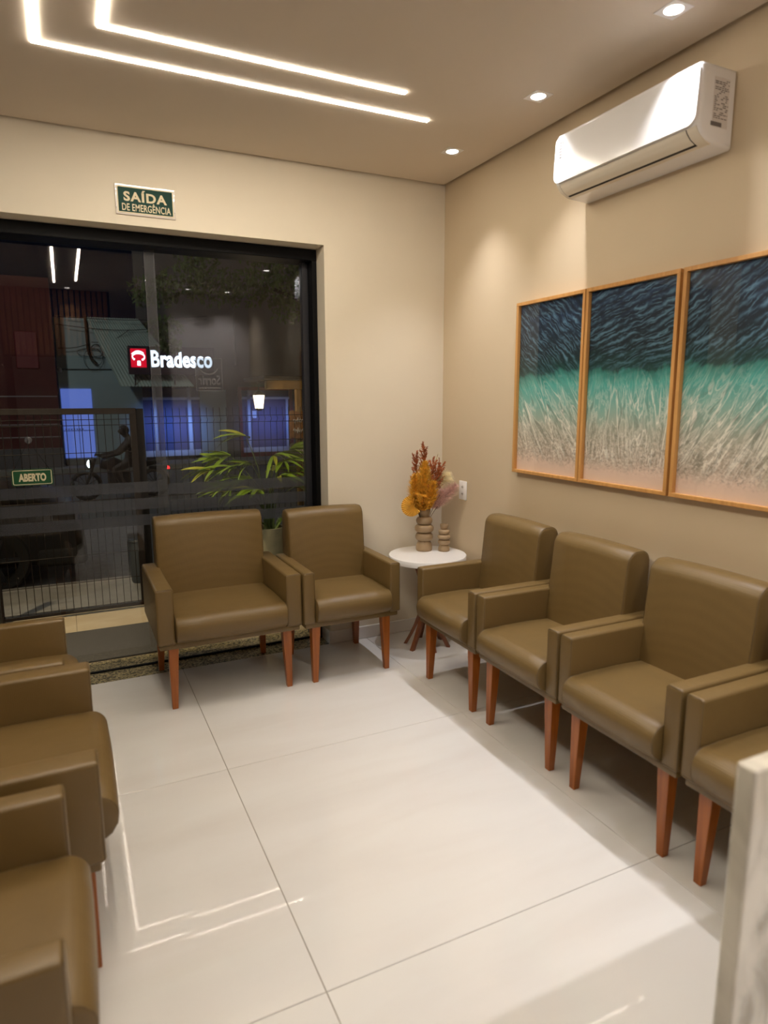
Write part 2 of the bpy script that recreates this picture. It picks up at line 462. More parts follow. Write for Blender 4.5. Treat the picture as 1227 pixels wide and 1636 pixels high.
MT['chalk'] = mat('white_brush_paint', (0.55, 0.53, 0.50), rough=0.8)
MT['foliage'] = mat('night_foliage', (0.06, 0.095, 0.022), rough=0.7, var=(2, 0.4))
MT['bark'] = mat('bark', (0.02, 0.015, 0.011), rough=0.9)
MT['cable'] = mat('cable_black', (0.012, 0.012, 0.012), rough=0.7)
MT['bin'] = mat('blue_grey_bin', (0.045, 0.055, 0.065), rough=0.6)
MT['decal'] = glass_mat('pale_window_decal', (0.85, 0.85, 0.85), film=0.40, film_col=(0.26, 0.26, 0.26), matt=True)
MT['decal_dark'] = glass_mat('dark_window_decal', (0.85, 0.85, 0.85), film=0.35, film_col=(0.008, 0.008, 0.009), matt=True)
MT['cup'] = glass_mat('clear_suction_cup', (0.85, 0.85, 0.88), film=0.15, film_col=(0.4, 0.4, 0.42))
MT['string'] = mat('black_string', (0.01, 0.01, 0.01), rough=0.8)
MT['slat'] = wood('back_wall_slat_wood', (0.20, 0.075, 0.022), (0.29, 0.12, 0.04), rough=0.5)
MT['back_wall'] = mat('back_wall_paint', (0.62, 0.55, 0.50), rough=0.75)
MT['dark_room'] = mat('light_cutting_taupe', (0.10, 0.075, 0.055), rough=0.8)


# ------------------------------------------------------------------ mesh helpers
def link(name, me, material=None, parent=None, loc=None, rot=None, kind=None):
    o = bpy.data.objects.new(name, me)
    C.objects.link(o)
    if material is not None and len(me.materials) == 0:
        me.materials.append(material)
    if parent: o.parent = parent
    if loc is not None: o.location = loc
    if rot is not None: o.rotation_euler = rot
    if kind: o['kind'] = kind
    return o


def to_mesh(name, bm, smooth=None):
    bmesh.ops.recalc_face_normals(bm, faces=bm.faces[:])
    me = bpy.data.meshes.new(name)
    bm.to_mesh(me); bm.free()
    if smooth is not None:
        for p in me.polygons: p.use_smooth = True
        me.set_sharp_from_angle(angle=math.radians(smooth))
    return me


def obj(name, bm, material, parent=None, smooth=None, loc=None, rot=None, kind=None):
    return link(name, to_mesh(name, bm, smooth), material, parent, loc, rot, kind)


def box(bm, lo, hi, r=0.0, seg=2):
    lo, hi = Vector(lo), Vector(hi)
    c = (lo+hi)/2; s = hi-lo
    mtx = Matrix.Translation(c) @ Matrix.Diagonal((abs(s.x), abs(s.y), abs(s.z), 1))
    g = bmesh.ops.create_cube(bm, size=1, matrix=mtx)
    if r > 0:
        vs = set(g['verts'])
        ed = [e for e in bm.edges if e.verts[0] in vs and e.verts[1] in vs]
        bmesh.ops.bevel(bm, geom=ed, offset=r, segments=seg, affect='EDGES', profile=0.5)
    return bm


def boxes(lst, r=0.0, seg=2):
    bm = bmesh.new()
    for lo, hi in lst: box(bm, lo, hi, r, seg)
    return bm


def tube(bm, pts, r, n=6, close=False, cap=True):
    pts = [Vector(p) for p in pts]
    k = len(pts)
    rings = []
    for i, p in enumerate(pts):
        a = pts[(i-1) % k] if (close or i > 0) else p
        b = pts[(i+1) % k] if (close or i < k-1) else p
        t = (b-a)
        if t.length < 1e-9: t = Vector((0, 0, 1))
        t.normalize()
        ref = Vector((0, 0, 1)) if abs(t.z) < 0.9 else Vector((1, 0, 0))
        x = t.cross(ref).normalized(); y = x.cross(t)
        rad = r[i] if isinstance(r, (list, tuple)) else r
        rings.append([bm.verts.new(p+rad*(math.cos(2*PI*j/n)*x+math.sin(2*PI*j/n)*y)) for j in range(n)])
    m_ = k if close else k-1
    for i in range(m_):
        A, B = rings[i], rings[(i+1) % k]
        for j in range(n):
            bm.faces.new((A[j], A[(j+1) % n], B[(j+1) % n], B[j]))
    if cap and not close:
        bm.faces.new(rings[0][::-1]); bm.faces.new(rings[-1])
    return bm


def lathe(bm, prof, n=32, c=(0, 0, 0), cap=True):
    rings = []
    for r, z in prof:
        rings.append([bm.verts.new((c[0]+r*math.cos(2*PI*j/n), c[1]+r*math.sin(2*PI*j/n), c[2]+z)) for j in range(n)])
    for A, B in zip(rings, rings[1:]):
        for j in range(n):
            bm.faces.new((A[j], A[(j+1) % n], B[(j+1) % n], B[j]))
    if cap:
        bm.faces.new(rings[0][::-1]); bm.faces.new(rings[-1])
    return bm


def poly_offset(pts, o):
    """inward offset of a closed counter-clockwise polygon"""
    n = len(pts); out = []
    for i in range(n):
        a, b, c = Vector(pts[i-1]), Vector(pts[i]), Vector(pts[(i+1) % n])
        d1 = (b-a).normalized(); d2 = (c-b).normalized()
        n1 = Vector((-d1.y, d1.x)); n2 = Vector((-d2.y, d2.x))
        k = (n1+n2)
        if k.length < 1e-6: k = n1
        k.normalize()
        out.append(b+k*(o/max(0.4, k.dot(n1))))
    return out


def loft(bm, prof, stations, place):
    """prof: CCW (a,b) points; stations: (t, inset); place(t, a, b) -> xyz"""
    rings = []
    for t, ins in stations:
        q = poly_offset(prof, ins) if ins else [Vector(p) for p in prof]
        rings.append([bm.verts.new(place(t, p.x, p.y)) for p in q])
    n = len(prof)
    for A, B in zip(rings, rings[1:]):
        for j in range(n):
            bm.faces.new((A[j], A[(j+1) % n], B[(j+1) % n], B[j]))
    bm.faces.new(rings[0][::-1]); bm.faces.new(rings[-1])
    return bm


def arc(cx, cy, r, a0, a1, n):
    return [(cx+r*math.cos(math.radians(a0+(a1-a0)*i/n)), cy+r*math.sin(math.radians(a0+(a1-a0)*i/n))) for i in range(n+1)]


def thing(name, label, cat, loc=(0, 0, 0), rotz=0.0, group=None):
    o = bpy.data.objects.new(name, None)
    C.objects.link(o)
    o.empty_display_size = 0.1
    o.location = loc; o.rotation_euler = (0, 0, rotz)
    o['label'] = label; o['category'] = cat
    if group: o['group'] = group
    return o


def tag(o, label, cat, group=None, kind=None):
    o['label'] = label; o['category'] = cat
    if group: o['group'] = group
    if kind: o['kind'] = kind
    return o


def struct(name, bm, material, parent=None, smooth=None, label=None):
    o = obj(name, bm, material, parent, smooth)
    if parent is None: o['kind'] = 'structure'
    if label: o['label'] = label
    return o


def dup(root, loc, rotz, label, group=None):
    r = root.copy(); C.objects.link(r)
    r.location = loc; r.rotation_euler = (0, 0, rotz)
    r['label'] = label
    if group: r['group'] = group
    for ch in list(root.children):
        c = ch.copy(); C.objects.link(c); c.parent = r
        for g in ch.children:
            d = g.copy(); C.objects.link(d); d.parent = c
    return r


def text_mesh(body, width, height, bold=0.0, mirror=False, spacing=1.0):
    """flat lettering fitted to width x height, lower left corner at the origin, in the XZ plane facing -Y"""
    cu = bpy.data.curves.new('lettering', 'FONT')
    cu.body = body
    cu.size = 1.0
    cu.offset = bold
    cu.space_character = spacing
    cu.resolution_u = 4
    tmp = bpy.data.objects.new('lettering_tmp', cu)
    C.objects.link(tmp)
    dg = bpy.context.evaluated_depsgraph_get()
    me = bpy.data.meshes.new_from_object(tmp.evaluated_get(dg))
    bpy.data.objects.remove(tmp); bpy.data.curves.remove(cu)
    xs = [v.co.x for v in me.vertices]; ys = [v.co.y for v in me.vertices]
    x0, x1, y0, y1 = min(xs), max(xs), min(ys), max(ys)
    for v in me.vertices:
        x = (v.co.x-x0)/(x1-x0)*width; z = (v.co.y-y0)/(y1-y0)*height
        if mirror: x = width-x
        v.co = (x, 0, z)
    me.materials.clear()
    return me


# ================================================================== THE ROOM
XL = -2.87      # left wall
YB = -4.55      # back wall, right part
# floor: grout bed with porcelain tiles as pieces
fl = struct('floor', boxes([((XL-0.1, -7.0, -0.10), (0.10, 0.0, -0.004))]), MT['grout'])
xe = [-2.93, -1.7500, -0.5700, 0.0]
ye = [0.0, -1.184, -2.376, -3.568, -4.760, -5.95, -7.0]
random.seed(4)
for i in range(3):
    for j in range(6):
        a, b = max(xe[i], XL)+0.0012, xe[i+1]-0.0012
        c, d = ye[j+1]+0.0012, ye[j]-0.0012
        bm = boxes([((a, c, -0.012), (b, d, 0.0))], 0.0008, 1)
        o = obj('tile', bm, MT['tile'], fl)

TH = 0.34
struct('wall_front', boxes([((-0.82, 0, -0.1), (0.12, TH, 3.0)), ((-4.0, 0, 2.452), (-0.82, TH, 3.0)), ((-4.0, 0, -0.1), (-2.70, TH, 2.452))]), MT['wall_front'])
struct('wall_right', boxes([((0.0, -7.0, -0.1), (0.12, 0.0, 3.0))]), MT['wall_right'])
struct('wall_left', boxes([((XL-0.12, -7.0, -0.1), (XL, 0.0, 3.0))]), MT['dark_room'])  # unseen wall, its colour made dark to cut bounce light on the left
wb = struct('wall_back', boxes([((-1.02, YB-0.12, -0.1), (0.0, YB, 3.0)), ((XL, -6.6, -0.1), (-1.02, -6.48, 3.0)), ((-1.02, -6.6, -0.1), (-0.9, YB-0.12, 3.0))]), MT['back_wall'])
bx = XL+0.02
while bx < -1.70:
    obj('slat', boxes([((bx, -4.80, 2.10), (bx+0.045, -4.76, H))], 0.003, 1), MT['slat'], wb)
    bx += 0.062
obj('slat_backing', boxes([((XL, -4.84, 2.08), (-1.66, -4.80, H))]), MT['dark_gap'], wb)
ce = struct('ceiling', boxes([((XL, -7.0, H), (-0.022, -0.022, H+0.06))]), MT['ceiling'])
obj('upper_slab', boxes([((XL-0.1, -7.0, H+0.10), (0.1, 0.3, H+0.2))]), MT['ceiling'], ce)
struct('baseboard_front', boxes([((-0.826, -0.012, 0.0), (0.0, 0.0, 0.085)), ((-0.832, -0.012, 0.0), (-0.82, 0.15, 0.085))], 0.003, 1), MT['skirting'])

# threshold and the floor just outside
struct('trim_1', boxes([((-4.0, 0.0, -0.1), (-0.82, 0.335, 0.0))]), MT['granite'], label='speckled granite door threshold')
po = struct('floor_outside', boxes([((-6.0, 0.335, -0.14), (3.0, 1.43, -0.006))]), MT['grout'])
for i in range(-5, 3):
    for (c, d) in ((0.337, 0.936), (0.938, 1.43)):
        obj('tile', boxes([((i*1.18+0.0612, c, -0.02), (i*1.18+1.2388, d, 0.0))], 0.001, 1), MT['tile_out'], po)

# ------------------------------------------------------------------ glazed front: frame, two panes, film bands
win = bpy.data.objects.new('window_1', None); C.objects.link(win); win['kind'] = 'structure'
win['label'] = 'sliding glass shopfront with black frame and three frosted bands'
obj('header', boxes([((-2.70, 0.125, 2.385), (-0.822, 0.30, 2.450))], 0.003, 1), MT['black_alu'], win)
obj('jamb', boxes([((-0.852, 0.125, 0.0), (-0.822, 0.30, 2.385))], 0.003, 1), MT['black_alu'], win)
obj('jamb', boxes([((-2.70, 0.125, 0.0), (-2.665, 0.30, 2.385))], 0.003, 1), MT['black_alu'], win)
obj('stile', boxes([((-0.893, 0.20, 0.012), (-0.852, 0.245, 2.385))], 0.003, 1), MT['grey_alu'], win)
obj('track', boxes([((-2.70, 0.150, 0.0), (-0.822, 0.164, 0.012))], 0.002, 1), MT['black_alu'], win)
GY1, GY2 = 0.215, 0.248
pr_ = obj('pane', boxes([((-1.800, GY1, 0.012), (-0.893, GY1+0.008, 2.385))]), MT['glass'], win)
pl_ = obj('pane', boxes([((-2.665, GY2, 0.012), (-1.745, GY2+0.008, 2.385))]), MT['glass'], win)
obj('edge_seal', boxes([((-1.802, GY1-0.003, 0.012), (-1.748, GY1-0.0005, 2.385))]), MT['edge_film'], pr_)
obj('edge_line', boxes([((-1.803, GY1-0.005, 0.012), (-1.800, GY1-0.001, 2.385))]), MT['cup'], pr_)
obj('edge_line', boxes([((-1.751, GY1-0.005, 0.012), (-1.748, GY1-0.001, 2.385))]), MT['cup'], pr_)
for (za, zb) in ((1.010, 1.074), (0.910, 0.977), (0.815, 0.880)):
    obj('frosted_band', boxes([((-1.745, GY1-0.002, za), (-0.895, GY1-0.0008, zb))]), MT['film'], pr_)
    obj('frosted_band', boxes([((-2.663, GY2-0.002, za+0.018), (-1.748, GY2-0.0008, zb+0.016))]), MT['film'], pl_)

# clinic decal on the outer face of the glass, read from the street
d0 = thing('window_decal', 'square see-through decal stuck on the shopfront glass with back-to-front lettering and a smile', 'decal', (-1.553, GY1+0.009, 1.612))
W_, H_ = 0.158, 0.192
obj('dark_panel', boxes([((0.004, 0, 0.004), (W_-0.004, 0.001, H_-0.004))]), MT['decal_dark'], d0)
obj('border', boxes([((0, 0.001, 0), (W_, 0.002, 0.004)), ((0, 0.001, H_-0.004), (W_, 0.002, H_)), ((0, 0.001, 0.004), (0.004, 0.002, H_-0.004)), ((W_-0.004, 0.001, 0.004), (W_, 0.002, H_-0.004))]), MT['decal'], d0)
sm = bmesh.new()
pts_o = arc(W_*0.50, H_*0.80, 0.060, 200, 340, 18)
pts_i = arc(W_*0.50, H_*0.84, 0.058, 214, 326, 18)
vo_ = [sm.verts.new((x, -0.0008, z)) for x, z in pts_o]; vi_ = [sm.verts.new((x, -0.0008, z)) for x, z in pts_i]
for k in range(18): sm.faces.new((vo_[k], vo_[k+1], vi_[k+1], vi_[k]))
obj('smile', sm, MT['decal'], d0)
link('lettering', text_mesh('Sorrir', 0.128, 0.058, bold=0.02, mirror=True), MT['decal'], d0, (0.015, -0.0008, 0.036))
obj('small_line', boxes([((0.016+k*0.016, -0.001, 0.014), (0.016+k*0.016+0.013, -0.0004, 0.022)) for k in range(8)]), MT['decal'], d0)

# ABERTO sign hanging from a suction cup on the glass
og = thing('open_sign', 'small green plate reading ABERTO hanging on the glass door', 'sign', (-2.448, GY2-0.012, 1.106))
def round_plate(x0, z0, x1, z1, r, y0, y1):
    bm = bmesh.new()
    prof = arc(x1-r, z1-r, r, 0, 90, 5)+arc(x0+r, z1-r, r, 90, 180, 5)+arc(x0+r, z0+r, r, 180, 270, 5)+arc(x1-r, z0+r, r, 270, 360, 5)
    return loft(bm, prof, [(y0, 0), (y1, 0)], lambda t, a, b: (a, t, b))
obj('plate', round_plate(-0.100, -0.003, 0.100, 0.086, 0.010, 0.0, 0.003), MT['sign_green2'], og)
def ring_plate(x0, z0, x1, z1, r, wd, y, n=5):
    bm = bmesh.new()
    prof = arc(x1-r, z1-r, r, 0, 90, n)+arc(x0+r, z1-r, r, 90, 180, n)+arc(x0+r, z0+r, r, 180, 270, n)+arc(x1-r, z0+r, r, 270, 360, n)
    inn = poly_offset(prof, wd)
    A = [bm.verts.new((p[0], y, p[1])) for p in prof]; B = [bm.verts.new((p.x, y, p.y)) for p in inn]
    for k in range(len(A)):
        q = (k+1) % len(A); bm.faces.new((A[k], A[q], B[q], B[k]))
    return bm
obj('border', ring_plate(-0.095, 0.002, 0.095, 0.081, 0.009, 0.0035, -0.0008), MT['sign_cream'], og)
link('lettering', text_mesh('ABERTO', 0.134, 0.044, bold=0.045), MT['sign_cream'], og, (-0.067, -0.0009, 0.019))
bm = bmesh.new(); lathe(bm, [(0.019, 0.0), (0.017, 0.004), (0.006, 0.008), (0.005, 0.014)], 20)
bmesh.ops.rotate(bm, verts=bm.verts[:], cent=(0, 0, 0), matrix=Matrix.Rotation(PI/2, 3, 'X'))
obj('suction_cup', bm, MT['cup'], og, 40, loc=(-0.004, 0.011, 0.243))
bm = bmesh.new(); tube(bm, [(-0.088, -0.001, 0.080), (-0.004, -0.003, 0.240), (0.088, -0.001, 0.080)], 0.0016, 5)
obj('string', bm, MT['string'], og)

# emergency exit sign above the shopfront
sg = thing('exit_sign', 'green SAÍDA DE EMERGÊNCIA plate on the wall above the shopfront', 'sign', (-1.948, -0.001, 2.500))
SW, SH = 0.294, 0.146
obj('acrylic_plate', boxes([((0, -0.006, 0), (SW, 0, SH))], 0.001, 1), MT['sign_clear'], sg)
obj('cream_border', boxes([((0.009, -0.0072, 0.009), (SW-0.009, -0.006, SH-0.009))]), MT['sign_cream'], sg)
obj('green_panel', boxes([((0.014, -0.0082, 0.014), (SW-0.014, -0.0072, SH-0.014))]), MT['sign_green'], sg)
link('lettering', text_mesh('SAÍDA', 0.212, 0.058, bold=0.035, spacing=1.15), MT['sign_cream'], sg, (0.040, -0.0088, 0.066))
link('lettering', text_mesh('DE EMERGÊNCIA', 0.240, 0.044, bold=0.014, spacing=1.04), MT['sign_cream'], sg, (0.030, -0.0088, 0.020))
for px in (0.003, SW-0.008):
    for z in (0.03, 0.115):
        obj('pin', boxes([((px, -0.0085, z), (px+0.005, -0.006, z+0.005))], 0.001, 1), MT['chrome'], sg)

# ------------------------------------------------------------------ ceiling lights
def light_line(name, label, segs, wd=0.024):
    o = thing(name, label, 'ceiling light', (segs[0][0][0], segs[0][0][1], H), 0, 'light lines set into the ceiling')
    ox, oy = segs[0][0]
    for (a, b) in segs:
        x0, x1 = min(a[0], b[0])-wd/2, max(a[0], b[0])+wd/2
        y0, y1 = min(a[1], b[1])-wd/2, max(a[1], b[1])+wd/2
        if a[1] != b[1]: y1 -= wd            # butt joint at the corner
        obj('diffuser', boxes([((x0-ox, y0-oy, -0.0035), (x1-ox, y1-oy, -0.0005))]), MT['strip'], o)
    return o
light_line('light_line', 'outer L-shaped line of white light in the ceiling, nearer the shopfront', [((-2.259, -0.817), (-0.598, -0.817)), ((-2.259, -0.817), (-2.259, -4.28))])
light_line('light_line', 'inner L-shaped line of white light in the ceiling, nested inside the outer one', [((-2.040, -1.030), (-0.829, -1.030)), ((-2.040, -1.030), (-2.040, -4.08))])

dl_labels = {0: 'recessed square downlight nearest the room corner', 1: 'recessed square downlight above the far end of the air conditioner',
             2: 'recessed square downlight at the top right edge of the photo'}
def downlight(x, y, label, power=1.0, cone=80):
    o = thing('downlight', label, 'ceiling light', (x, y, H), 0, 'recessed downlights in the ceiling')
    bm = bmesh.new()
    a, r, n = 0.046, 0.034, 32
    outer = []
    for k in range(n):
        t = 2*PI*k/n; c_, s_ = math.cos(t), math.sin(t); q = a/max(abs(c_), abs(s_))
        outer.append((c_*q, s_*q, -0.003))
    O = [bm.verts.new(p) for p in outer]
    T = [bm.verts.new((p[0], p[1], -0.0005)) for p in outer]
    I = [bm.verts.new((r*math.cos(2*PI*k/n), r*math.sin(2*PI*k/n), -0.003)) for k in range(n)]
    I2 = [bm.verts.new((0.9*r*math.cos(2*PI*k/n), 0.9*r*math.sin(2*PI*k/n), -0.0008)) for k in range(n)]
    for k in range(n):
        q = (k+1) % n
        bm.faces.new((O[k], O[q], I[q], I[k])); bm.faces.new((T[k], T[q], O[q], O[k])); bm.faces.new((I[k], I[q], I2[q], I2[k]))
    obj('trim', bm, MT['white_plastic'], o)
    bm = bmesh.new(); lathe(bm, [(0.0315, -0.0022), (0.022, -0.0032), (0.001, -0.0036)], 24)
    obj('lens', bm, MT['lens'], o, 60)
    l = lamp('downlight_lamp', 'SPOT', (x, y, H-0.008), DOWN_POWER*power, DOWN_COLOR, target=(x, y, 0), size=0.020, spot=math.radians(cone), blend=1.0)
    return o
for k, y in enumerate((-0.528, -1.250, -1.975)):
    downlight(-0.272, y, dl_labels[k])
for k, (x, y) in enumerate(((-0.272, -2.700), (-0.334, -4.250), (-0.812, -4.230), (-2.125, -4.640))):
    downlight(x, y, power=2.2 if k in (1, 2) else 1.0, cone=110 if k in (1, 2) else 80, label=['recessed downlight just behind the top right edge of the photo', 'recessed downlight in the back right corner', 'recessed downlight second along the back wall', 'recessed downlight before the slatted panel'][k])

# ------------------------------------------------------------------ armchairs
def chair_parts(root, W, A, D):
    L = MT['leather']
    h = W/2
    # legs: square, tapering on the inner and rear faces
    def leg(sx, yf, front):
        bm = bmesh.new()
        xo = h-0.052
        tw, fwid = 0.050, 0.029
        def ring(z, wd, o_):
            a, b = sx*(xo-o_), sx*(xo-o_-wd)
            x0, x1 = min(a, b), max(a, b)
            y0 = yf+o_ if front else yf-o_-wd
            return [bm.verts.new(p) for p in ((x0, y0, z), (x1, y0, z), (x1, y0+wd, z), (x0, y0+wd, z))]
        R0, R1 = ring(0.0, fwid, 0.003), ring(0.328, tw, 0.0)
        bm.faces.new(R0[::-1]); bm.faces.new(R1)
        for k in range(4): bm.faces.new((R0[k], R0[(k+1) % 4], R1[(k+1) % 4], R1[k]))
        bmesh.ops.bevel(bm, geom=bm.edges[:], offset=0.002, segments=1, affect='EDGES')
        return bm
    for sx in (-1, 1):
        obj('leg', leg(sx, 0.030, True), MT['legwood'], root)
        obj('leg', leg(sx, D-0.025, False), MT['legwood'], root)
    obj('base_frame', boxes([((-h+0.010, 0.014, 0.326), (h-0.010, D-0.01, 0.362))], 0.006, 2), L, root, 40)
    # arms
    for sx in (-1, 1):
        x0, x1 = (h-A, h) if sx > 0 else (-h, -h+A)
        bm = boxes([((x0, 0.0, 0.352), (x1, D-0.012, 0.642))], 0.012, 4)
        arm = obj('arm', bm, L, root, 50)
        e = 0.011
        loop = [(x0+e, 0.0005, 0.352+e), (x0+0.003, 0.004, 0.36), (x0+0.003, 0.004, 0.634), (x0+e, 0.003, 0.640), (x1-e, 0.003, 0.640), (x1-0.003, 0.004, 0.634), (x1-0.003, 0.004, 0.36), (x1-e, 0.0005, 0.352+e)]
        pb = bmesh.new(); tube(pb, loop, 0.0016, 5, close=True)
        obj('piping', pb, MT['piping'], arm, 60)
    # seat cushion, bull-nosed front
    sw = h-A-0.002
    z0, z1, r = 0.360, 0.492, 0.058
    yf = -0.042
    yb = D-0.14
    prof = [(yb, z0), (yb, z1-0.004), (yb*0.6, z1+0.004), (yb*0.25, z1+0.003)]
    prof += [(p[0], p[1]) for p in arc(yf+r, z1-r, r, 80, 180, 8)]
    prof += [(yf+0.004, z0+0.040), (yf+0.020, z0+0.015), (yf+0.045, z0)]
    st = [(-sw, 0.009), (-sw+0.002, 0.004), (-sw+0.008, 0.0), (-sw*0.5, -0.003), (0, -0.004), (sw*0.5, -0.003), (sw-0.008, 0.0), (sw-0.002, 0.004), (sw, 0.009)]
    bm = bmesh.new(); loft(bm, prof, st, lambda t, a, b: (t, a, b))
    seat = obj('seat', bm, L, root, 50)
    for sx in (-1, 1):
        q = poly_offset(prof, 0.003)
        pb = bmesh.new(); tube(pb, [(sx*(sw-0.0035), p.x, p.y) for p in q[3:]], 0.0018, 5)
        obj('piping', pb, MT['piping'], seat, 60)
    # back cushion between the arms, raked front face
    bw = h-A+0.016
    zt = 0.915
    prof = [(D-0.170, 0.44), (D, 0.44), (D, zt-0.045)]
    prof = [(D, 0.44)] + arc(D-0.048, zt-0.048, 0.048, 0, 80, 6) + [(D-0.07, zt)] + arc(D-0.072, zt-0.058, 0.058, 98, 172, 7) + [(D-0.150, 0.66), (D-0.166, 0.54), (D-0.172, 0.44)]
    st = [(-bw, 0.012), (-bw+0.003, 0.005), (-bw+0.012, 0.0), (-bw*0.5, -0.004), (0, -0.006), (bw*0.5, -0.004), (bw-0.012, 0.0), (bw-0.003, 0.005), (bw, 0.012)]
    bm = bmesh.new(); loft(bm, prof, st, lambda t, a, b: (t, a, b))
    back = obj('backrest', bm, L, root, 50)
    for sx in (-1, 1):
        q = poly_offset(prof, 0.004)
        pb = bmesh.new(); tube(pb, [(sx*(bw-0.0045), p.x, p.y) for p in q], 0.0018, 5)
        obj('piping', pb, MT['piping'], back, 60)

WN, WW = 0.581, 0.748
CP = 0.594
GR, GL = 'armchairs along the right wall', 'armchairs along the left wall'
a0 = thing('armchair', 'taupe leatherette armchair along the right wall, farthest one beside the round white table', 'armchair', (-0.558, -0.970, 0), -PI/2, GR)
chair_parts(a0, WN, 0.065, 0.540)
dup(a0, (-0.558, -0.970-CP, 0), -PI/2, 'taupe leatherette armchair along the right wall, second from the corner', GR)
dup(a0, (-0.558, -0.970-2*CP, 0), -PI/2, 'taupe leatherette armchair along the right wall, third from the corner', GR)
dup(a0, (-0.558, -0.970-3*CP, 0), -PI/2, 'taupe leatherette armchair along the right wall, nearest one partly behind the marble counter', GR)
dup(a0, (-0.889, -0.556, 0), 0.0, 'narrow taupe armchair with its back to the cream wall strip beside the shopfront', 'armchairs before the shopfront')
a1 = thing('armchair', 'extra wide taupe armchair standing before the shopfront glass', 'armchair', (-1.561, -0.543, 0), 0.0, 'armchairs before the shopfront')
chair_parts(a1, WW, 0.086, 0.628)
dup(a1, (-2.252, -1.712, 0), PI/2, 'extra wide taupe armchair along the left wall, middle of that row', GL)
dup(a0, (-2.332, -1.030, 0), PI/2, 'taupe armchair along the left wall, farthest of that row', GL)
dup(a0, (-2.332, -2.432, 0), PI/2, 'taupe armchair along the left wall, nearest the camera', GL)

# ------------------------------------------------------------------ corner table, vases and dried flowers
tx, ty, tz = -0.272, -0.292, 0.600
t = thing('side_table', 'round white side table on brown splayed legs in the room corner', 'table', (tx, ty, 0))
bm = bmesh.new(); lathe(bm, [(0.236, tz-0.038), (0.243, tz-0.034), (0.244, tz-0.004), (0.241, tz)], 64)
obj('table_top', bm, MT['white_top'], t, 40)
bm = bmesh.new(); lathe(bm, [(0.085, tz-0.058), (0.095, tz-0.040)], 24)
obj('hub', bm, MT['tablewood'], t, 40)
for k in range(6):
    a = math.radians(20+60*k)
    bm = bmesh.new()
    pts = []
    for s in range(9):
        u = s/8
        rr = 0.085-0.060*math.sin(PI*min(1, u*1.15)) if u < 0.5 else 0.028+0.112*((u-0.42)/0.58)**1.7
        pts.append((rr, tz-0.045-(tz-0.045)*u))
    ang = Vector((math.cos(a), math.sin(a), 0)); tn = Vector((-math.sin(a), math.cos(a), 0))
    rings = []
    for (rr, z) in pts:
        wd = 0.013; tk = 0.011
        p = ang*rr+Vector((0, 0, z))
        rings.append([bm.verts.new(p+tn*sx*wd+ang*sy*tk) for sx, sy in ((-1, -1), (1, -1), (1, 1), (-1, 1))])
    for A, B in zip(rings, rings[1:]):
        for j in range(4): bm.faces.new((A[j], A[(j+1) % 4], B[(j+1) % 4], B[j]))
    bm.faces.new(rings[0][::-1]); bm.faces.new(rings[-1])
    obj('leg', bm, MT['tablewood'], t, 50)


def vase(name, label, x, y, hgt, rb):
    """stacked-ring vase; rb = radius of the widest ring"""
    prof = []
    k = hgt/0.280
    lobes = [(0.0, 0.072, 0.86, 0.30), (0.066, 0.122, 0.93, 0.5), (0.122, 0.176, 1.0, 0.5), (0.174, 0.228, 0.85, 0.5), (0.226, 0.280, 0.62, 0.62)]
    for q, (za, zb, rr, pk) in enumerate(lobes):
        n = 12
        for s in range(n+1):
            u = s/n
            if q == 0:
                f = (0.93+0.07*math.sin(PI*min(1, u*2.2))) if u < 0.25 else 1.0-0.36*((u-0.25)/0.75)**2.0
            elif q == 4:
                f = 0.70+0.32*math.sin(0.5*PI*min(1.0, u*1.35))**1.2 - (0.04 if u > 0.9 else 0)
            else:
                f = 0.58+0.42*max(0, 1-(2*u-1)**2)**0.52
            prof.append((rb*rr*f, (za+(zb-za)*u)*k))
    # hollow mouth
    rm = prof[-1][0]
    prof += [(rm*0.80, hgt), (rm*0.72, hgt-0.012), (rm*0.60, hgt-0.045)]
    bm = bmesh.new(); lathe(bm, prof, 40)
    o = obj(name, bm, MT['vase'], None, 50, loc=(x, y, tz+0.0005))
    return tag(o, label, 'vase')
VX, VY = -0.240, -0.190
vase('ring_vase', 'taller taupe vase of stacked rings holding the dried flowers', VX, VY, 0.272, 0.0615)
vase('ring_vase', 'short empty taupe vase of stacked rings on the white table', -0.135, -0.262, 0.174, 0.0425)

VZ = tz+0.272
def curve_pts(p0, p1, bend, n=10):
    p0, p1, bend = Vector(p0), Vector(p1), Vector(bend)
    return [p0+(p1-p0)*(i/n)+bend*math.sin(PI*i/n) for i in range(n+1)]

def feather(bm, a, d, length, wd, droop=0.0, n=2):
    """one thin filament: a tapering strip along d"""
    d = d.normalized()
    s = d.cross(Vector((random.uniform(-1, 1), random.uniform(-1, 1), random.uniform(-1, 1)))).normalized()*wd
    prev = None
    for i in range(n+1):
        u = i/n
        p = a+d*length*u+Vector((0, 0, -droop*length*u*u))
        w_ = s*(1-u*0.85)
        cur = (bm.verts.new(p-w_), bm.verts.new(p+w_))
        if prev: bm.faces.new((prev[0], prev[1], cur[1], cur[0]))
        prev = cur

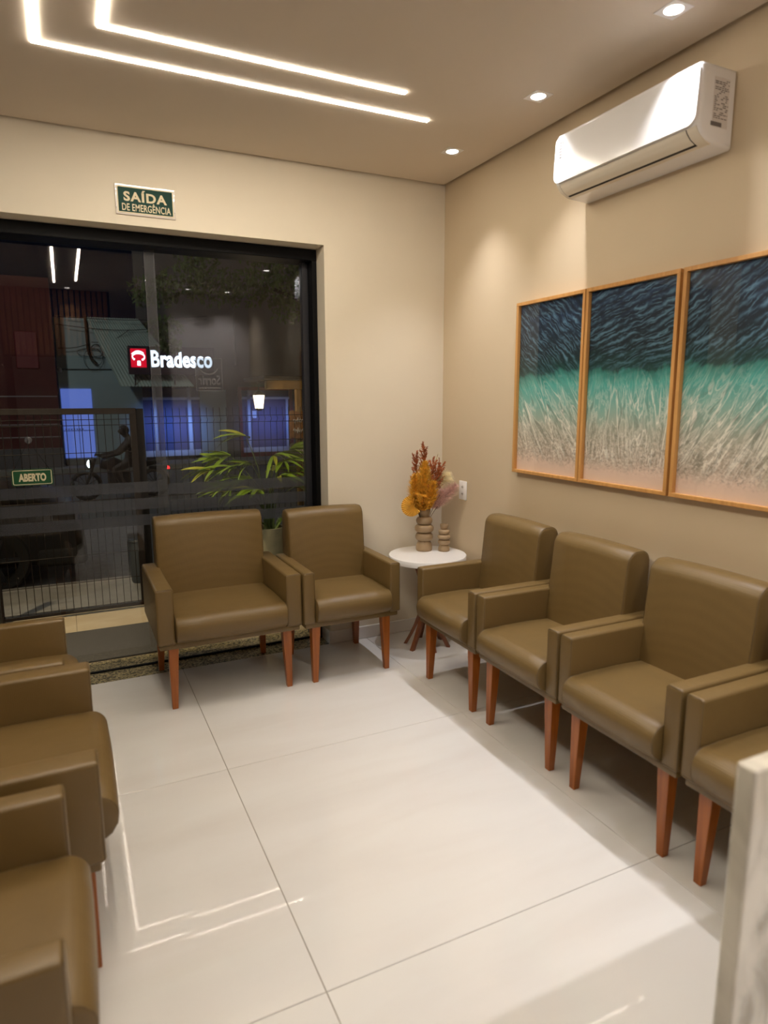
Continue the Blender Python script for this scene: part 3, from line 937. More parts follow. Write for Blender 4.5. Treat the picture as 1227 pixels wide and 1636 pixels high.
def plume(label, material, foot, tip, bend, start, rad, count, flen, wd, droop=0.2, spread=0.8, name='dried_plume'):
    """stem (thing) with a soft head of filaments (one uncountable part)"""
    pts = curve_pts(foot, tip, bend, 14)
    o = thing(name, label, 'dried flower', foot, 0, 'dried flowers in the tall vase')
    org = Vector(foot)
    bm = bmesh.new(); tube(bm, [p-org for p in pts], 0.0016, 5)
    obj('stem', bm, MT['stem'], o)
    bm = bmesh.new()
    for _ in range(count):
        u = start+(1-start)*random.random()**0.9
        f = u*14; i = min(13, int(f)); p = pts[i].lerp(pts[i+1], f-i)
        tdir = (pts[i+1]-pts[i]).normalized()
        prof = math.sin(PI*min(1, (u-start)/(1-start)*0.86+0.12))
        rd = Vector((random.gauss(0, 1), random.gauss(0, 1), random.gauss(0, 1)))
        rd = (rd-tdir*rd.dot(tdir)).normalized()
        d = tdir*(1-spread*0.45)+rd*spread*random.uniform(0.35, 1.15)
        a = p+rd*rad*prof*random.uniform(0.0, 0.75)-org
        feather(bm, a, d, 1.15*flen*random.uniform(0.5, 1.15)*(0.45+0.55*prof), 1.5*wd, droop)
    obj('plume_head', bm, material, o, kind='stuff')
    return o

def spiky(label, material, foot, tip, bend, nb, blen, name='dried_grass'):
    """branched seed head: short side spikes with bristles"""
    pts = curve_pts(foot, tip, bend, 14)
    o = thing(name, label, 'dried flower', foot, 0, 'dried flowers in the tall vase')
    org = Vector(foot)
    bm = bmesh.new(); tube(bm, [p-org for p in pts], 0.0016, 5)
    obj('stem', bm, MT['stem'], o)
    bm = bmesh.new()
    for k in range(nb):
        u = 0.45+0.55*k/(nb-1)
        f = u*14; i = min(13, int(f)); p = pts[i].lerp(pts[i+1], min(1, f-i))
        td = (pts[i+1]-pts[i]).normalized()
        ang = k*2.4
        side = td.cross(Vector((math.cos(ang), math.sin(ang), 0.3))).normalized()
        d = (td*1.0+side*(0.75*(1-u)+0.28)).normalized()
        ln = blen*(1.15-0.5*u)
        for s in range(26):
            v = s/25
            q = p+d*ln*v-org
            rd = Vector((random.gauss(0, 1), random.gauss(0, 1), random.gauss(0, 1))).normalized()
            feather(bm, q, d*1.0+rd*0.9, 0.028*(1.15-0.75*v), 0.0042, 0, 1)
    obj('seed_head', bm, material, o, kind='stuff')
    return o

random.seed(11)
rr_ = Vector((0.9015, -0.4326, 0))      # to the right as the room is entered
ff_ = Vector((0.4326, 0.9015, 0))       # away from the door
V0 = Vector((VX, VY, VZ-0.10))
def vp(a, z, d=0.0): return V0+rr_*a+ff_*d+Vector((0, 0, z+0.10))
mouth = lambda a, d: V0+rr_*a+ff_*d
plume('tall mustard yellow pampas plume standing upright in the tall vase', MT['mustard'], mouth(-0.004, -0.006), vp(0.000, 0.292, -0.02), (-0.006, 0, 0), 0.42, 0.034, 1900, 0.048, 0.0012, 0.0, 0.6)
plume('mustard yellow plume at left of the bunch above the palm leaf', MT['mustard'], mouth(-0.012, -0.012), vp(-0.062, 0.215, -0.035), rr_*-0.015, 0.36, 0.034, 1500, 0.046, 0.0012, 0.05, 0.75)
plume('low bushy mustard plume hanging over the vase rim at front', MT['mustard'], mouth(-0.010, -0.016), vp(-0.058, 0.105, -0.065), rr_*-0.02+Vector((0, 0, 0.02)), 0.34, 0.034, 1300, 0.044, 0.0013, 0.3, 0.95)
plume('mustard yellow plume leaning right at the middle of the bunch', MT['mustard'], mouth(0.002, -0.014), vp(0.050, 0.175, -0.045), rr_*0.004, 0.36, 0.034, 1300, 0.046, 0.0012, 0.05, 0.8)
plume('short mustard tuft spilling over the vase mouth', MT['mustard'], mouth(0.000, -0.016), vp(-0.012, 0.085, -0.055), (0, 0, 0.01), 0.45, 0.036, 1100, 0.046, 0.0012, 0.2, 0.95)
spiky('rust red seed head at the very top of the bunch', MT['rust'], mouth(-0.002, 0.006), vp(-0.004, 0.360, 0.02), (0, 0, 0), 15, 0.10)
spiky('rust red seed head leaning left behind the mustard plume', MT['rust'], mouth(-0.008, 0.006), vp(-0.055, 0.305, 0.02), rr_*-0.008, 13, 0.095)
spiky('rust red seed head leaning right beside the cream plume', MT['rust'], mouth(0.006, -0.002), vp(0.090, 0.245, -0.01), rr_*-0.006, 17, 0.115)
spiky('small rust red seed head upright between the mustard and cream plumes', MT['rust'], mouth(0.004, 0.002), vp(0.052, 0.265, 0.0), rr_*-0.004, 14, 0.10)
plume('feathery cream pampas plume drooping right at the back', MT['cream_plume'], mouth(0.008, 0.010), vp(0.150, 0.215, 0.02), Vector((0, 0, 0.085)), 0.46, 0.026, 1000, 0.066, 0.0007, 0.35, 0.8)
plume('thin wispy cream grass rising tall at right rear', MT['cream_plume'], mouth(0.006, 0.012), vp(0.088, 0.345, 0.05), rr_*-0.02, 0.55, 0.006, 120, 0.030, 0.0006, 0.0, 0.35, name='dried_grass')
plume('dusty pink plume reaching far right towards the wall socket', MT['pink'], mouth(0.012, -0.004), vp(0.195, 0.150, -0.02), Vector((0, 0, 0.022)), 0.32, 0.026, 1100, 0.052, 0.0007, 0.1, 0.8)
plume('short dusty pink plume below the cream one', MT['pink'], mouth(0.012, -0.008), vp(0.110, 0.120, -0.03), Vector((0, 0, 0.012)), 0.40, 0.026, 700, 0.048, 0.0007, 0.1, 0.8)

# golden sun-cut palm leaf: a pleated fan
pf = thing('dried_palm_leaf', 'golden round pleated palm leaf at left of the vase mouth', 'dried flower', mouth(-0.012, -0.012), 0, 'dried flowers in the tall vase')
bm = bmesh.new()
fc = rr_*-0.062+ff_*-0.055+Vector((0, 0, 0.128))
nrm = (ff_*-0.92+rr_*-0.25+Vector((0, 0, 0.25))).normalized()
ax = (rr_-nrm*rr_.dot(nrm)).normalized(); ay = nrm.cross(ax)
if ay.z < 0: ay = -ay
hubp = fc+ax*0.010-ay*0.005
npl = 48
cen = bm.verts.new(hubp)
rim = []
for k in range(npl+1):
    a = math.radians(52+276*k/npl)
    R_ = 0.066 if k % 2 else 0.064
    rim.append(bm.verts.new(fc+ax*(-0.012+R_*math.cos(a))+ay*(R_*1.02*math.sin(a))+nrm*(0.0035 if k % 2 else -0.0035)))
for k in range(npl): bm.faces.new((cen, rim[k], rim[k+1]))
obj('fan_blade', bm, MT['palm_gold'], pf)
bm = bmesh.new(); tube(bm, [(0, 0, 0), (fc*0.5+Vector((0, 0, 0.03))), hubp], 0.002, 5)
obj('stem', bm, MT['stem'], pf)

# ------------------------------------------------------------------ power socket
so = thing('wall_socket', 'white double power socket on the right wall beside the dried flowers', 'socket', (-0.0005, -0.272, 0.985))
obj('plate', boxes([((-0.008, -0.042, -0.060), (0, 0.042, 0.060))], 0.003, 2), MT['white_plastic'], so, 40)
for z in (-0.022, 0.022):
    bm = bmesh.new(); lathe(bm, [(0.0125, 0.0), (0.0125, 0.001), (0.0105, 0.0015)], 20)
    bmesh.ops.rotate(bm, verts=bm.verts[:], cent=(0, 0, 0), matrix=Matrix.Rotation(-PI/2, 3, 'Y'))
    q = obj('outlet', bm, MT['label_pale'], so, loc=(-0.008, 0, z))
    obj('pin_hole', boxes([((-0.0022, dy-0.002, -0.002), (-0.0012, dy+0.002, 0.002)) for dy in (-0.006, 0, 0.006)]), MT['dark_gap'], q)

# ------------------------------------------------------------------ pictures
pic = [(-0.822, -1.345, 0.55, 'leftmost of three framed sea pictures, nearest the room corner'),
       (-1.350, -1.876, 0.05, 'middle one of three framed sea pictures on the tan wall'),
       (-1.890, -2.415, -0.55, 'rightmost of three framed sea pictures, cut by the photo edge')]
Z0, Z1 = 1.160, 2.064
for k, (ya, yb, sh, lab) in enumerate(pic):
    o = thing('framed_picture', lab, 'picture', (0, 0, 0), 0, 'three framed sea pictures on the right wall')
    fwid, dp = 0.017, 0.034
    X = -0.003
    yc = (ya+yb)/2
    for nm, lo, hi in (('frame_top', (X-dp, yb, Z1-fwid), (X, ya, Z1)), ('frame_bottom', (X-dp, yb, Z0), (X, ya, Z0+fwid)),
                       ('frame_side', (X-dp, yb, Z0+fwid), (X, yb+fwid, Z1-fwid)), ('frame_side', (X-dp, ya-fwid, Z0+fwid), (X, ya, Z1-fwid))):
        obj(nm, boxes([(lo, hi)], 0.0012, 1), MT['oak'], o)
    obj('print', boxes([((X-0.014, yb+fwid, Z0+fwid), (X-0.010, ya-fwid, Z1-fwid))]),
        sea_mat('sea_print', sh, 3.7*k+1.3, yc, (ya-yb)/2, Z0+fwid, Z1-fwid), o)
    obj('glazing', boxes([((X-0.021, yb+fwid, Z0+fwid), (X-0.019, ya-fwid, Z1-fwid))]), MT['picture_glass'], o)

# ------------------------------------------------------------------ air conditioner
YN, YF = -2.035, -1.276
ac = thing('air_conditioner', 'white split air conditioner on the right wall above the pictures', 'air conditioner', (0, (YN+YF)/2, 2.452))
hl = (YF-YN)/2
bprof = [(0.0, 0.265), (-0.165, 0.265)] + [(p[0], p[1]) for p in arc(-0.168, 0.247, 0.018, 90, 170, 5)] + \
        [(-0.189, 0.16), (-0.188, 0.085)] + [(-0.184, 0.062), (-0.174, 0.044), (-0.156, 0.027), (-0.130, 0.014), (-0.095, 0.006), (0.0, 0.0)]
bprof = bprof[::1]
def ccw(p):
    s = sum(p[i-1][0]*p[i][1]-p[i][0]*p[i-1][1] for i in range(len(p)))
    return p if s > 0 else p[::-1]
bprof = ccw(bprof)
def ac_place(t, a, b): return (min(a, -0.0005), t, b)
bm = bmesh.new()
loft(bm, bprof, [(-hl, 0.016), (-hl+0.003, 0.008), (-hl+0.009, 0.003), (-hl+0.018, 0.0), (hl-0.018, 0.0), (hl-0.009, 0.003), (hl-0.003, 0.008), (hl, 0.016)], ac_place)
body = obj('body', bm, MT['ac_gloss'], ac, 35)
# front panel, slightly proud of the body, with rounded lower corners
def front_x(z):
    pts = sorted([(b_, a_) for a_, b_ in bprof if a_ < -0.09])
    for (z_a, xa), (z_b, xb) in zip(pts, pts[1:]):
        if z_a <= z <= z_b and z_b > z_a: return xa+(xb-xa)*(z-z_a)/(z_b-z_a)
    return pts[-1][1]
bm = bmesh.new()
prof = arc(hl-0.012-0.004, 0.246-0.012, 0.012, 0, 90, 5)+arc(-hl+0.016, 0.246-0.012, 0.012, 90, 180, 5)+arc(-hl+0.039, 0.058+0.035, 0.035, 180, 270, 8)+arc(hl-0.039, 0.058+0.035, 0.035, 270, 360, 8)
zs_lines = prof
A = [bm.verts.new((-0.1925+0.010*(p[1]-0.15)/0.1*0.5, p[0], p[1])) for p in prof]
B = [bm.verts.new((-0.165, p[0], p[1])) for p in prof]
bm.faces.new(A)
for k in range(len(A)): q = (k+1) % len(A); bm.faces.new((A[k], A[q], B[q], B[k]))
obj('front_panel', bm, MT['ac_gloss'], ac)
# air vane with its shadow gap
def strip_between(y0, y1, za, zb, off, n=8, thick=0.003):
    pts = sorted([(b_, a_) for a_, b_ in bprof if a_ < -0.05])
    path = []
    for i in range(n+1):
        z = za+(zb-za)*i/n
        x = front_x(z) if z > 0.0065 else -0.095
        path.append((x, z))
    bm = bmesh.new(); R1 = []; R2 = []
    for i, (x, z) in enumerate(path):
        a = Vector(path[max(0, i-1)]); b = Vector(path[min(n, i+1)]); d = (b-a).normalized(); nn = Vector((-d.y, d.x))
        if nn.x > 0: nn = -nn
        p = Vector((x, z))+nn*off; q = Vector((x, z))+nn*(off-thick)
        R1.append((bm.verts.new((p.x, y0, p.y)), bm.verts.new((p.x, y1, p.y)))); R2.append((bm.verts.new((q.x, y0, q.y)), bm.verts.new((q.x, y1, q.y))))
    for i in range(n):
        bm.faces.new((R1[i][0], R1[i][1], R1[i+1][1], R1[i+1][0])); bm.faces.new((R2[i][0], R2[i][1], R2[i+1][1], R2[i+1][0]))
        bm.faces.new((R1[i][0], R1[i+1][0], R2[i+1][0], R2[i][0])); bm.faces.new((R1[i][1], R1[i+1][1], R2[i+1][1], R2[i][1]))
    bm.faces.new((R1[0][0], R1[0][1], R2[0][1], R2[0][0])); bm.faces.new((R1[n][0], R1[n][1], R2[n][1], R2[n][0]))
    return bm
obj('lower_casing', strip_between(-hl+0.012, hl-0.012, 0.056, 0.0075, 0.0012, 10), MT['ac_cream'], ac, 40)
obj('vane_gap', strip_between(-hl+0.052, hl-0.030, 0.0545, 0.0115, 0.0018, 10), MT['dark_gap'], ac, 40)
obj('air_vane', strip_between(-hl+0.055, hl-0.033, 0.0555, 0.0150, 0.0032, 10), MT['ac_cream'], ac, 40)
# rating label on the near side, energy label at the far end of the front
lb = obj('rating_label', boxes([((-0.118, -hl-0.0012, 0.060), (-0.040, -hl-0.0004, 0.222))]), MT['label_pale'], ac)
random.seed(5)
rows = []
z = 0.215
while z > 0.085:
    x = -0.114
    while x < -0.046:
        wdt = random.uniform(0.006, 0.018)
        if random.random() < 0.72: rows.append(((x, -hl-0.0018, z-0.0028), (min(x+wdt, -0.043), -hl-0.0012, z)))
        x += wdt+0.004
    z -= 0.0062
rows.append(((-0.125, -hl-0.0018, 0.062), (-0.070, -hl-0.0012, 0.076)))
obj('label_print', boxes(rows), MT['label_grey'], lb)
el = obj('energy_label', boxes([((front_x(0.20)-0.0046, hl-0.052, 0.155), (front_x(0.20)-0.0036, hl-0.016, 0.235))]), MT['label_pale'], ac)
obj('label_print', boxes([((front_x(0.20)-0.0052, hl-0.048, 0.160+k*0.012), (front_x(0.20)-0.0046, hl-0.048+random.uniform(0.012, 0.028), 0.166+k*0.012)) for k in range(6)]), MT['label_grey'], el)
obj('brand_mark', boxes([((front_x(0.10)-0.0042, -hl+0.070+k*0.008, 0.098), (front_x(0.10)-0.0036, -hl+0.075+k*0.008, 0.103)) for k in range(8)]), MT['label_pale'], ac)

# ------------------------------------------------------------------ marble counter end panel at right
cn = thing('reception_counter', 'pale marble reception counter end at the lower right photo edge', 'counter', (-1.356, -3.226, 0))
obj('front_panel', boxes([((0, 0.0, 0), (1.35, 0.034, 1.0))], 0.006, 3), MT['marble'], cn)

# ================================================================== OUTSIDE
mt_ = obj('doormat', boxes([((-3.0, 0.338, 0.0), (-1.42, 0.940, 0.012))], 0.004, 2), MT['mat'])
tag(mt_, 'dark grey doormat outside the glass door', 'doormat')
struct('sidewalk', boxes([((-12, 1.43, -0.2), (14, 2.28, -0.01))]), MT['concrete'])
cb = struct('curb', boxes([((-12, 2.28, -0.3), (14, 2.40, -0.005))], 0.008, 2), MT['curb'])
bm = bmesh.new()
gr = [(2.40, -0.13), (5.0, -0.22), (9.0, -0.48), (13.0, -0.5), (16.6, -0.45)]
R_ = [[bm.verts.new((x, y, z)) for x in (-16, 18)] for y, z in gr]
for A, B in zip(R_, R_[1:]): bm.faces.new((A[0], A[1], B[1], B[0]))
struct('street', bm, MT['asphalt'])
struct('sidewalk_far', boxes([((-16, 16.6, -0.6), (18, 18.0, -0.32))], 0.01, 1), MT['concrete'])

# fence and gate
FY = 1.36
fn = thing('wire_fence', 'black welded wire mesh fence panel beyond the palm', 'fence', (-1.735, FY, 0.0))
def vwire_mesh(top):
    bm = bmesh.new()
    tube(bm, [(0, 0, 0.035), (0, 0, top-0.115), (0, -0.030, top-0.09), (0, 0, top-0.065), (0, 0, top)], 0.0024, 4)
    return to_mesh('wire', bm)
wm = vwire_mesh(1.505)
for k in range(56):
    link('wire', wm, MT['fence'], fn, (0.05+k*0.05, 0, 0))
for z in (0.05, 0.245, 0.445, 0.645, 0.845, 1.045, 1.245, 1.390, 1.440):
    bm = bmesh.new(); yy = -0.005
    tube(bm, [(0.0, yy, z), (2.86, yy, z)], 0.0026, 4)
    obj('cross_wire', bm, MT['fence'], fn)
for x in (-0.035, 1.42, 2.86):
    obj('post', boxes([((x-0.028, 0.004, -0.006), (x+0.028, 0.060, 1.50))], 0.003, 1), MT['fence'], fn)

gt = thing('wire_gate', 'black framed wire mesh gate with a flat top bar at left', 'gate', (-3.30, FY, 0.0))
GWD = 1.505
obj('top_rail', boxes([((0, -0.02, 1.462), (GWD, 0.02, 1.505))], 0.003, 1), MT['gate'], gt)
obj('bottom_rail', boxes([((0, -0.02, 0.02), (GWD, 0.02, 0.045))], 0.003, 1), MT['gate'], gt)
for x in (0.0, GWD-0.045):
    obj('gate_stile', boxes([((x, -0.02, 0.02), (x+0.045, 0.02, 1.462))], 0.003, 1), MT['gate'], gt)
obj('gate_post', boxes([((0.505, -0.03, -0.006), (0.545, 0.03, 0.88))], 0.003, 1), MT['gate'], gt)
bm = bmesh.new(); tube(bm, [(0, 0, 0.045), (0, 0, 1.465)], 0.0024, 4)
gm = to_mesh('wire', bm)
for k in range(29): link('wire', gm, MT['gate'], gt, (0.05+k*0.0495, 0, 0))
for z in (0.055, 0.245, 0.445, 0.645, 0.845, 1.045, 1.19, 1.385, 1.425):
    bm = bmesh.new(); tube(bm, [(0.02, -0.005, z), (GWD-0.02, -0.005, z)], 0.0026, 4)
    obj('cross_wire', bm, MT['gate'], gt)

# waste bin on the sidewalk
bn = thing('street_bin', 'low blue-grey bin on the sidewalk behind the fence', 'bin', (-1.78, 2.16, -0.01))
bm = bmesh.new(); lathe(bm, [(0.058, 0.0), (0.066, 0.02), (0.070, 0.36), (0.066, 0.38), (0.05, 0.385)], 20)
obj('body', bm, MT['bin'], bn, 40)
bm = bmesh.new(); tube(bm, [(0.078*math.cos(2*PI*k/20), 0.078*math.sin(2*PI*k/20), 0.37) for k in range(20)], 0.006, 6, close=True)
obj('rim', bm, MT['bin'], bn, 60)

# ------------------------------------------------------------------ potted lady palm
PX, PY = -0.965, 0.86
pt = thing('potted_palm', 'green potted palm outside behind the two front armchairs', 'plant', (PX, PY, 0.0))
bm = bmesh.new(); lathe(bm, [(0.085, 0.0), (0.092, 0.015), (0.112, 0.60), (0.112, 0.635), (0.098, 0.635), (0.096, 0.59)], 32)
obj('pot', bm, MT['pot'], pt, 40)
bm = bmesh.new(); lathe(bm, [(0.096, 0.59), (0.06, 0.603), (0.002, 0.608)], 20, cap=False)
obj('soil', bm, MT['soil'], pt, 60)

def leaf_mesh(length, wid, droop, seed):
    rng = random.Random(seed)
    bm = bmesh.new(); n = 8; prev = None
    for i in range(n+1):
        u = i/n
        wv = wid*(math.sin(PI*min(1, u*0.93+0.04))**0.75)
        x = length*u; z = -droop*length*u*u
        L_, M_, R_2 = bm.verts.new((x, wv/2, z+0.12*wv)), bm.verts.new((x, 0, z-0.10*wv)), bm.verts.new((x, -wv/2, z+0.12*wv))
        if prev:
            bm.faces.new((prev[0], prev[1], M_, L_)); bm.faces.new((prev[1], prev[2], R_2, M_))
        prev = (L_, M_, R_2)
    me = to_mesh('leaf', bm, 80)
    return me
leaf_meshes = [leaf_mesh(0.23, 0.036, 0.30, 1), leaf_mesh(0.27, 0.031, 0.50, 2), leaf_mesh(0.20, 0.040, 0.15, 3), leaf_mesh(0.30, 0.029, 0.65, 4)]
for k, me in enumerate(leaf_meshes): me.materials.append(MT['leaf'])
yl = leaf_meshes[2].copy(); yl.materials.clear(); yl.materials.append(MT['leaf2']); leaf_meshes.append(yl)
yl = leaf_meshes[0].copy(); yl.materials.clear(); yl.materials.append(MT['leaf2']); leaf_meshes.append(yl)
random.seed(21)
# fronds: (tip offset along view right, height, depth offset, leaflet spread direction)
fronds = [(-0.27, 1.16, 0.02), (-0.40, 1.06, -0.02), (-0.16, 1.30, 0.05), (-0.10, 1.10, -0.05), (0.05, 1.16, 0.0), (0.16, 1.20, 0.06),
          (0.24, 1.05, -0.03), (0.10, 1.02, -0.08), (-0.22, 0.95, -0.08), (0.20, 0.93, 0.03), (-0.06, 0.93, -0.10), (0.03, 1.04, 0.10), (-0.30, 0.90, 0.03), (-0.34, 1.13, 0.04), (-0.20, 1.08, -0.10), (0.12, 1.12, -0.05), (-0.12, 0.99, 0.04)]
for fi, (ax_, hz, dpt) in enumerate(fronds):
    foot = Vector((random.uniform(-0.04, 0.04), random.uniform(-0.04, 0.04), 0.59))
    tip = rr_*ax_+ff_*dpt+Vector((0, 0, hz))
    bend = Vector((0, 0, 0.05))+rr_*(-ax_*0.25)
    pts = curve_pts(foot, tip, bend, 8)
    bm = bmesh.new(); tube(bm, pts, [0.005-0.0025*i/8 for i in range(9)], 5)
    obj('stalk', bm, MT['plant_stem'], pt)
    td = (pts[-1]-pts[-3]).normalized()
    nl = random.randint(7, 9)
    for k in range(nl):
        fan = -1.15+2.3*k/(nl-1)
        az = math.atan2(td.y, td.x)+fan+random.uniform(-0.12, 0.12)
        el_ = 0.35*math.cos(fan)*max(-0.3, td.z)+random.uniform(-0.28, 0.22)
        me = random.choice(leaf_meshes if random.random() < 0.6 else leaf_meshes[:2])
        o = link('leaf', me, None, pt, tip, Euler((random.uniform(-0.6, 0.6), -el_, az), 'XYZ'))
        s = random.uniform(0.75, 1.05); o.scale = (s, s, s)
for k, (az, el_) in enumerate(((0.3, 1.0), (2.6, 0.7))):
    link('leaf', leaf_meshes[2], None, pt, (0.03, -0.02, 0.60), Euler((0.4, -el_, az), 'XYZ'))

# ------------------------------------------------------------------ parked car, front half in view
car = thing('parked_car', 'black car parked at the curb beyond the gate', 'car', (-2.20, 2.75, -0.13))
def car_prof(sc=0.0):
    return ccw([(-0.02, 0.20), (0.0, 0.32), (-0.01, 0.55), (-0.10, 0.70), (-0.35, 0.80), (-1.05, 0.90), (-1.30, 0.95), (-1.95, 1.36), (-2.30, 1.44), (-3.1, 1.42), (-3.7, 1.05), (-4.05, 0.98), (-4.2, 0.85), (-4.22, 0.35), (-4.1, 0.20)])
bm = bmesh.new()
def car_place(t, a, b):
    y = t
    if b > 0.95: y = 0.80+(t-0.80)*(1-0.35*(b-0.95)/0.5)
    return (a, y, b)
loft(bm, car_prof(), [(0.0, 0.06), (0.04, 0.02), (0.12, 0.0), (0.8, -0.01), (1.48, 0.0), (1.56, 0.02), (1.60, 0.06)], car_place)
obj('body', bm, MT['dark_paint'], car, 40)
obj('bumper', boxes([((-0.40, -0.01, 0.19), (0.03, 1.61, 0.38))], 0.05, 3), MT['rubber'], car, 40)
obj('headlight', boxes([((-0.24, -0.006, 0.58), (-0.045, 0.05, 0.69))], 0.02, 2), MT['grey_alu'], car, 40)
obj('side_window', boxes([((-2.9, 0.055, 1.00), (-1.75, 0.10, 1.30))], 0.03, 2), MT['dark_glass'], car)
mr = obj('wing_mirror', boxes([((-1.52, -0.16, 0.93), (-1.38, -0.01, 1.05))], 0.03, 3), MT['dark_paint'], car, 40)
for wx in (-0.72, -3.35):
    bm = bmesh.new(); lathe(bm, [(0.19, -0.10), (0.27, -0.10), (0.295, -0.06), (0.295, 0.06), (0.27, 0.10), (0.19, 0.10)], 32, cap=False)
    bmesh.ops.rotate(bm, verts=bm.verts[:], cent=(0, 0, 0), matrix=Matrix.Rotation(PI/2, 3, 'X'))
    wh = obj('wheel', bm, MT['rubber'], car, 40, loc=(wx, 0.075, 0.295))
    bm = bmesh.new()
    for k in range(5):
        a = 2*PI*k/5
        bmt = bmesh.new(); box(bmt, (0.03, -0.105, -0.022), (0.20, -0.085, 0.022), 0.006, 1)
        bmesh.ops.rotate(bmt, verts=bmt.verts[:], cent=(0, 0, 0), matrix=Matrix.Rotation(a, 3, 'Y'))
        tmp = bpy.data.meshes.new('tmp'); bmt.to_mesh(tmp); bmt.free(); bm.from_mesh(tmp); bpy.data.meshes.remove(tmp)
    bmt = bmesh.new(); lathe(bmt, [(0.045, 0.085), (0.04, 0.11)], 16)
    bmesh.ops.rotate(bmt, verts=bmt.verts[:], cent=(0, 0, 0), matrix=Matrix.Rotation(PI/2, 3, 'X'))
    tmp = bpy.data.meshes.new('tmp'); bmt.to_mesh(tmp); bmt.free(); bm.from_mesh(tmp); bpy.data.meshes.remove(tmp)
    obj('rim', bm, MT['grey_alu'], wh)

# ------------------------------------------------------------------ motorcycle and rider
SZ = -0.49
mo = thing('motorcycle', 'dark motorcycle passing in the street with its headlight on', 'motorcycle', (-1.15, 11.0, SZ))
for wx in (-0.82, 0.52):
    bm = bmesh.new()
    tube(bm, [(0.27*math.cos(2*PI*k/24), 0, 0.27*math.sin(2*PI*k/24)) for k in range(24)], 0.045, 8, close=True)
    wh = obj('wheel', bm, MT['rubber'], mo, 60, loc=(wx, 0, 0.315))
    bm = bmesh.new()
    for k in range(6):
        a = PI*k/6; d = Vector((math.cos(a), 0, math.sin(a)))*0.24
        tube(bm, [-d, d], 0.008, 4)
    obj('spokes', bm, MT['rubber'], wh)
bm = bmesh.new(); tube(bm, [(-0.82, 0.06, 0.315), (-0.62, 0.06, 0.86)], 0.025, 8); tube(bm, [(-0.82, -0.06, 0.315), (-0.62, -0.06, 0.86)], 0.025, 8)
obj('fork', bm, MT['rubber'], mo, 60)
bm = bmesh.new(); loft(bm, ccw([(-0.55, 0.66), (-0.50, 0.84), (-0.25, 0.88), (0.0, 0.76), (0.02, 0.66), (-0.25, 0.60)]), [(-0.12, 0.04), (-0.08, 0.0), (0.08, 0.0), (0.12, 0.04)], lambda t, a, b: (a, t, b))
obj('fuel_tank', bm, MT['dark_paint'], mo, 50)
bm = bmesh.new(); loft(bm, ccw([(0.0, 0.66), (0.0, 0.74), (0.45, 0.78), (0.72, 0.84), (0.70, 0.74), (0.35, 0.66)]), [(-0.12, 0.02), (-0.10, 0.0), (0.10, 0.0), (0.12, 0.02)], lambda t, a, b: (a, t, b))
obj('saddle', bm, MT['rubber'], mo, 50)
obj('engine', boxes([((-0.40, -0.14, 0.25), (0.05, 0.14, 0.60))], 0.05, 3), MT['rubber'], mo, 40)
bm = bmesh.new(); tube(bm, [(-0.3, -0.16, 0.28), (0.2, -0.17, 0.26), (0.7, -0.18, 0.38)], [0.02, 0.03, 0.045], 8)
obj('exhaust', bm, MT['chrome'], mo, 60)
bm = bmesh.new(); tube(bm, [(-0.46, 0.34, 0.90), (-0.60, 0.16, 0.95), (-0.62, 0, 0.92), (-0.60, -0.16, 0.95), (-0.46, -0.34, 0.90)], 0.016, 6)
obj('handlebar', bm, MT['rubber'], mo, 60)
obj('mudguard', boxes([((0.42, -0.06, 0.60), (0.80, 0.06, 0.66))], 0.02, 2), MT['rubber'], mo, 40)
bm = bmesh.new(); lathe(bm, [(0.02, 0.10), (0.085, 0.03), (0.09, 0.0)], 16)
bmesh.ops.rotate(bm, verts=bm.verts[:], cent=(0, 0, 0), matrix=Matrix.Rotation(PI/2, 3, 'Y'))
hlm = obj('headlight_shell', bm, MT['rubber'], mo, 50, loc=(-0.74, 0, 0.76))
bm = bmesh.new(); lathe(bm, [(0.084, 0.002), (0.06, -0.03), (0.002, -0.045)], 16)
bmesh.ops.rotate(bm, verts=bm.verts[:], cent=(0, 0, 0), matrix=Matrix.Rotation(PI/2, 3, 'Y'))
obj('headlight_lens', bm, MT['headlight'], hlm, 50)
obj('tail_light', boxes([((0.80, -0.05, 0.58), (0.84, 0.05, 0.65))], 0.01, 1), MT['taillight'], mo)

rd = bpy.data.meshes.new('person')
V = [(0.10, 0, 0.80), (0.12, 0, 1.00), (0.08, 0, 1.20), (0.03, 0, 1.30), (-0.01, 0, 1.35), (-0.05, 0, 1.42), (-0.03, 0, 1.475), (-0.155, 0, 1.405)]  # 0 pelvis .. 6 crown, 7 nose
E_ = [(0, 1), (1, 2), (2, 3), (3, 4), (4, 5), (5, 6), (5, 7)]
RAD = [0.15, 0.145, 0.15, 0.085, 0.062, 0.098, 0.065, 0.022]
for s in (-1, 1):
    b = len(V)
    V += [(0.06, 0.19*s, 1.20), (-0.16, 0.27*s, 0.98), (-0.40, 0.31*s, 0.925), (-0.47, 0.32*s, 0.915), (-0.51, 0.30*s, 0.90), (0.02, 0.11*s, 0.74), (-0.30, 0.19*s, 0.64), (-0.08, 0.20*s, 0.28), (-0.24, 0.21*s, 0.24)]
    E_ += [(2, b), (b, b+1), (b+1, b+2), (b+2, b+3), (b+3, b+4), (0, b+5), (b+5, b+6), (b+6, b+7), (b+7, b+8)]
    RAD += [0.075, 0.050, 0.036, 0.038, 0.028, 0.10, 0.075, 0.052, 0.042]
rd.from_pydata(V, E_, [])
ro = bpy.data.objects.new('person', rd); C.objects.link(ro); ro.location = (-1.15, 11.0, SZ)
mod = ro.modifiers.new('skin', 'SKIN'); mod.use_smooth_shade = True
sv = rd.skin_vertices[0].data if rd.skin_vertices else None
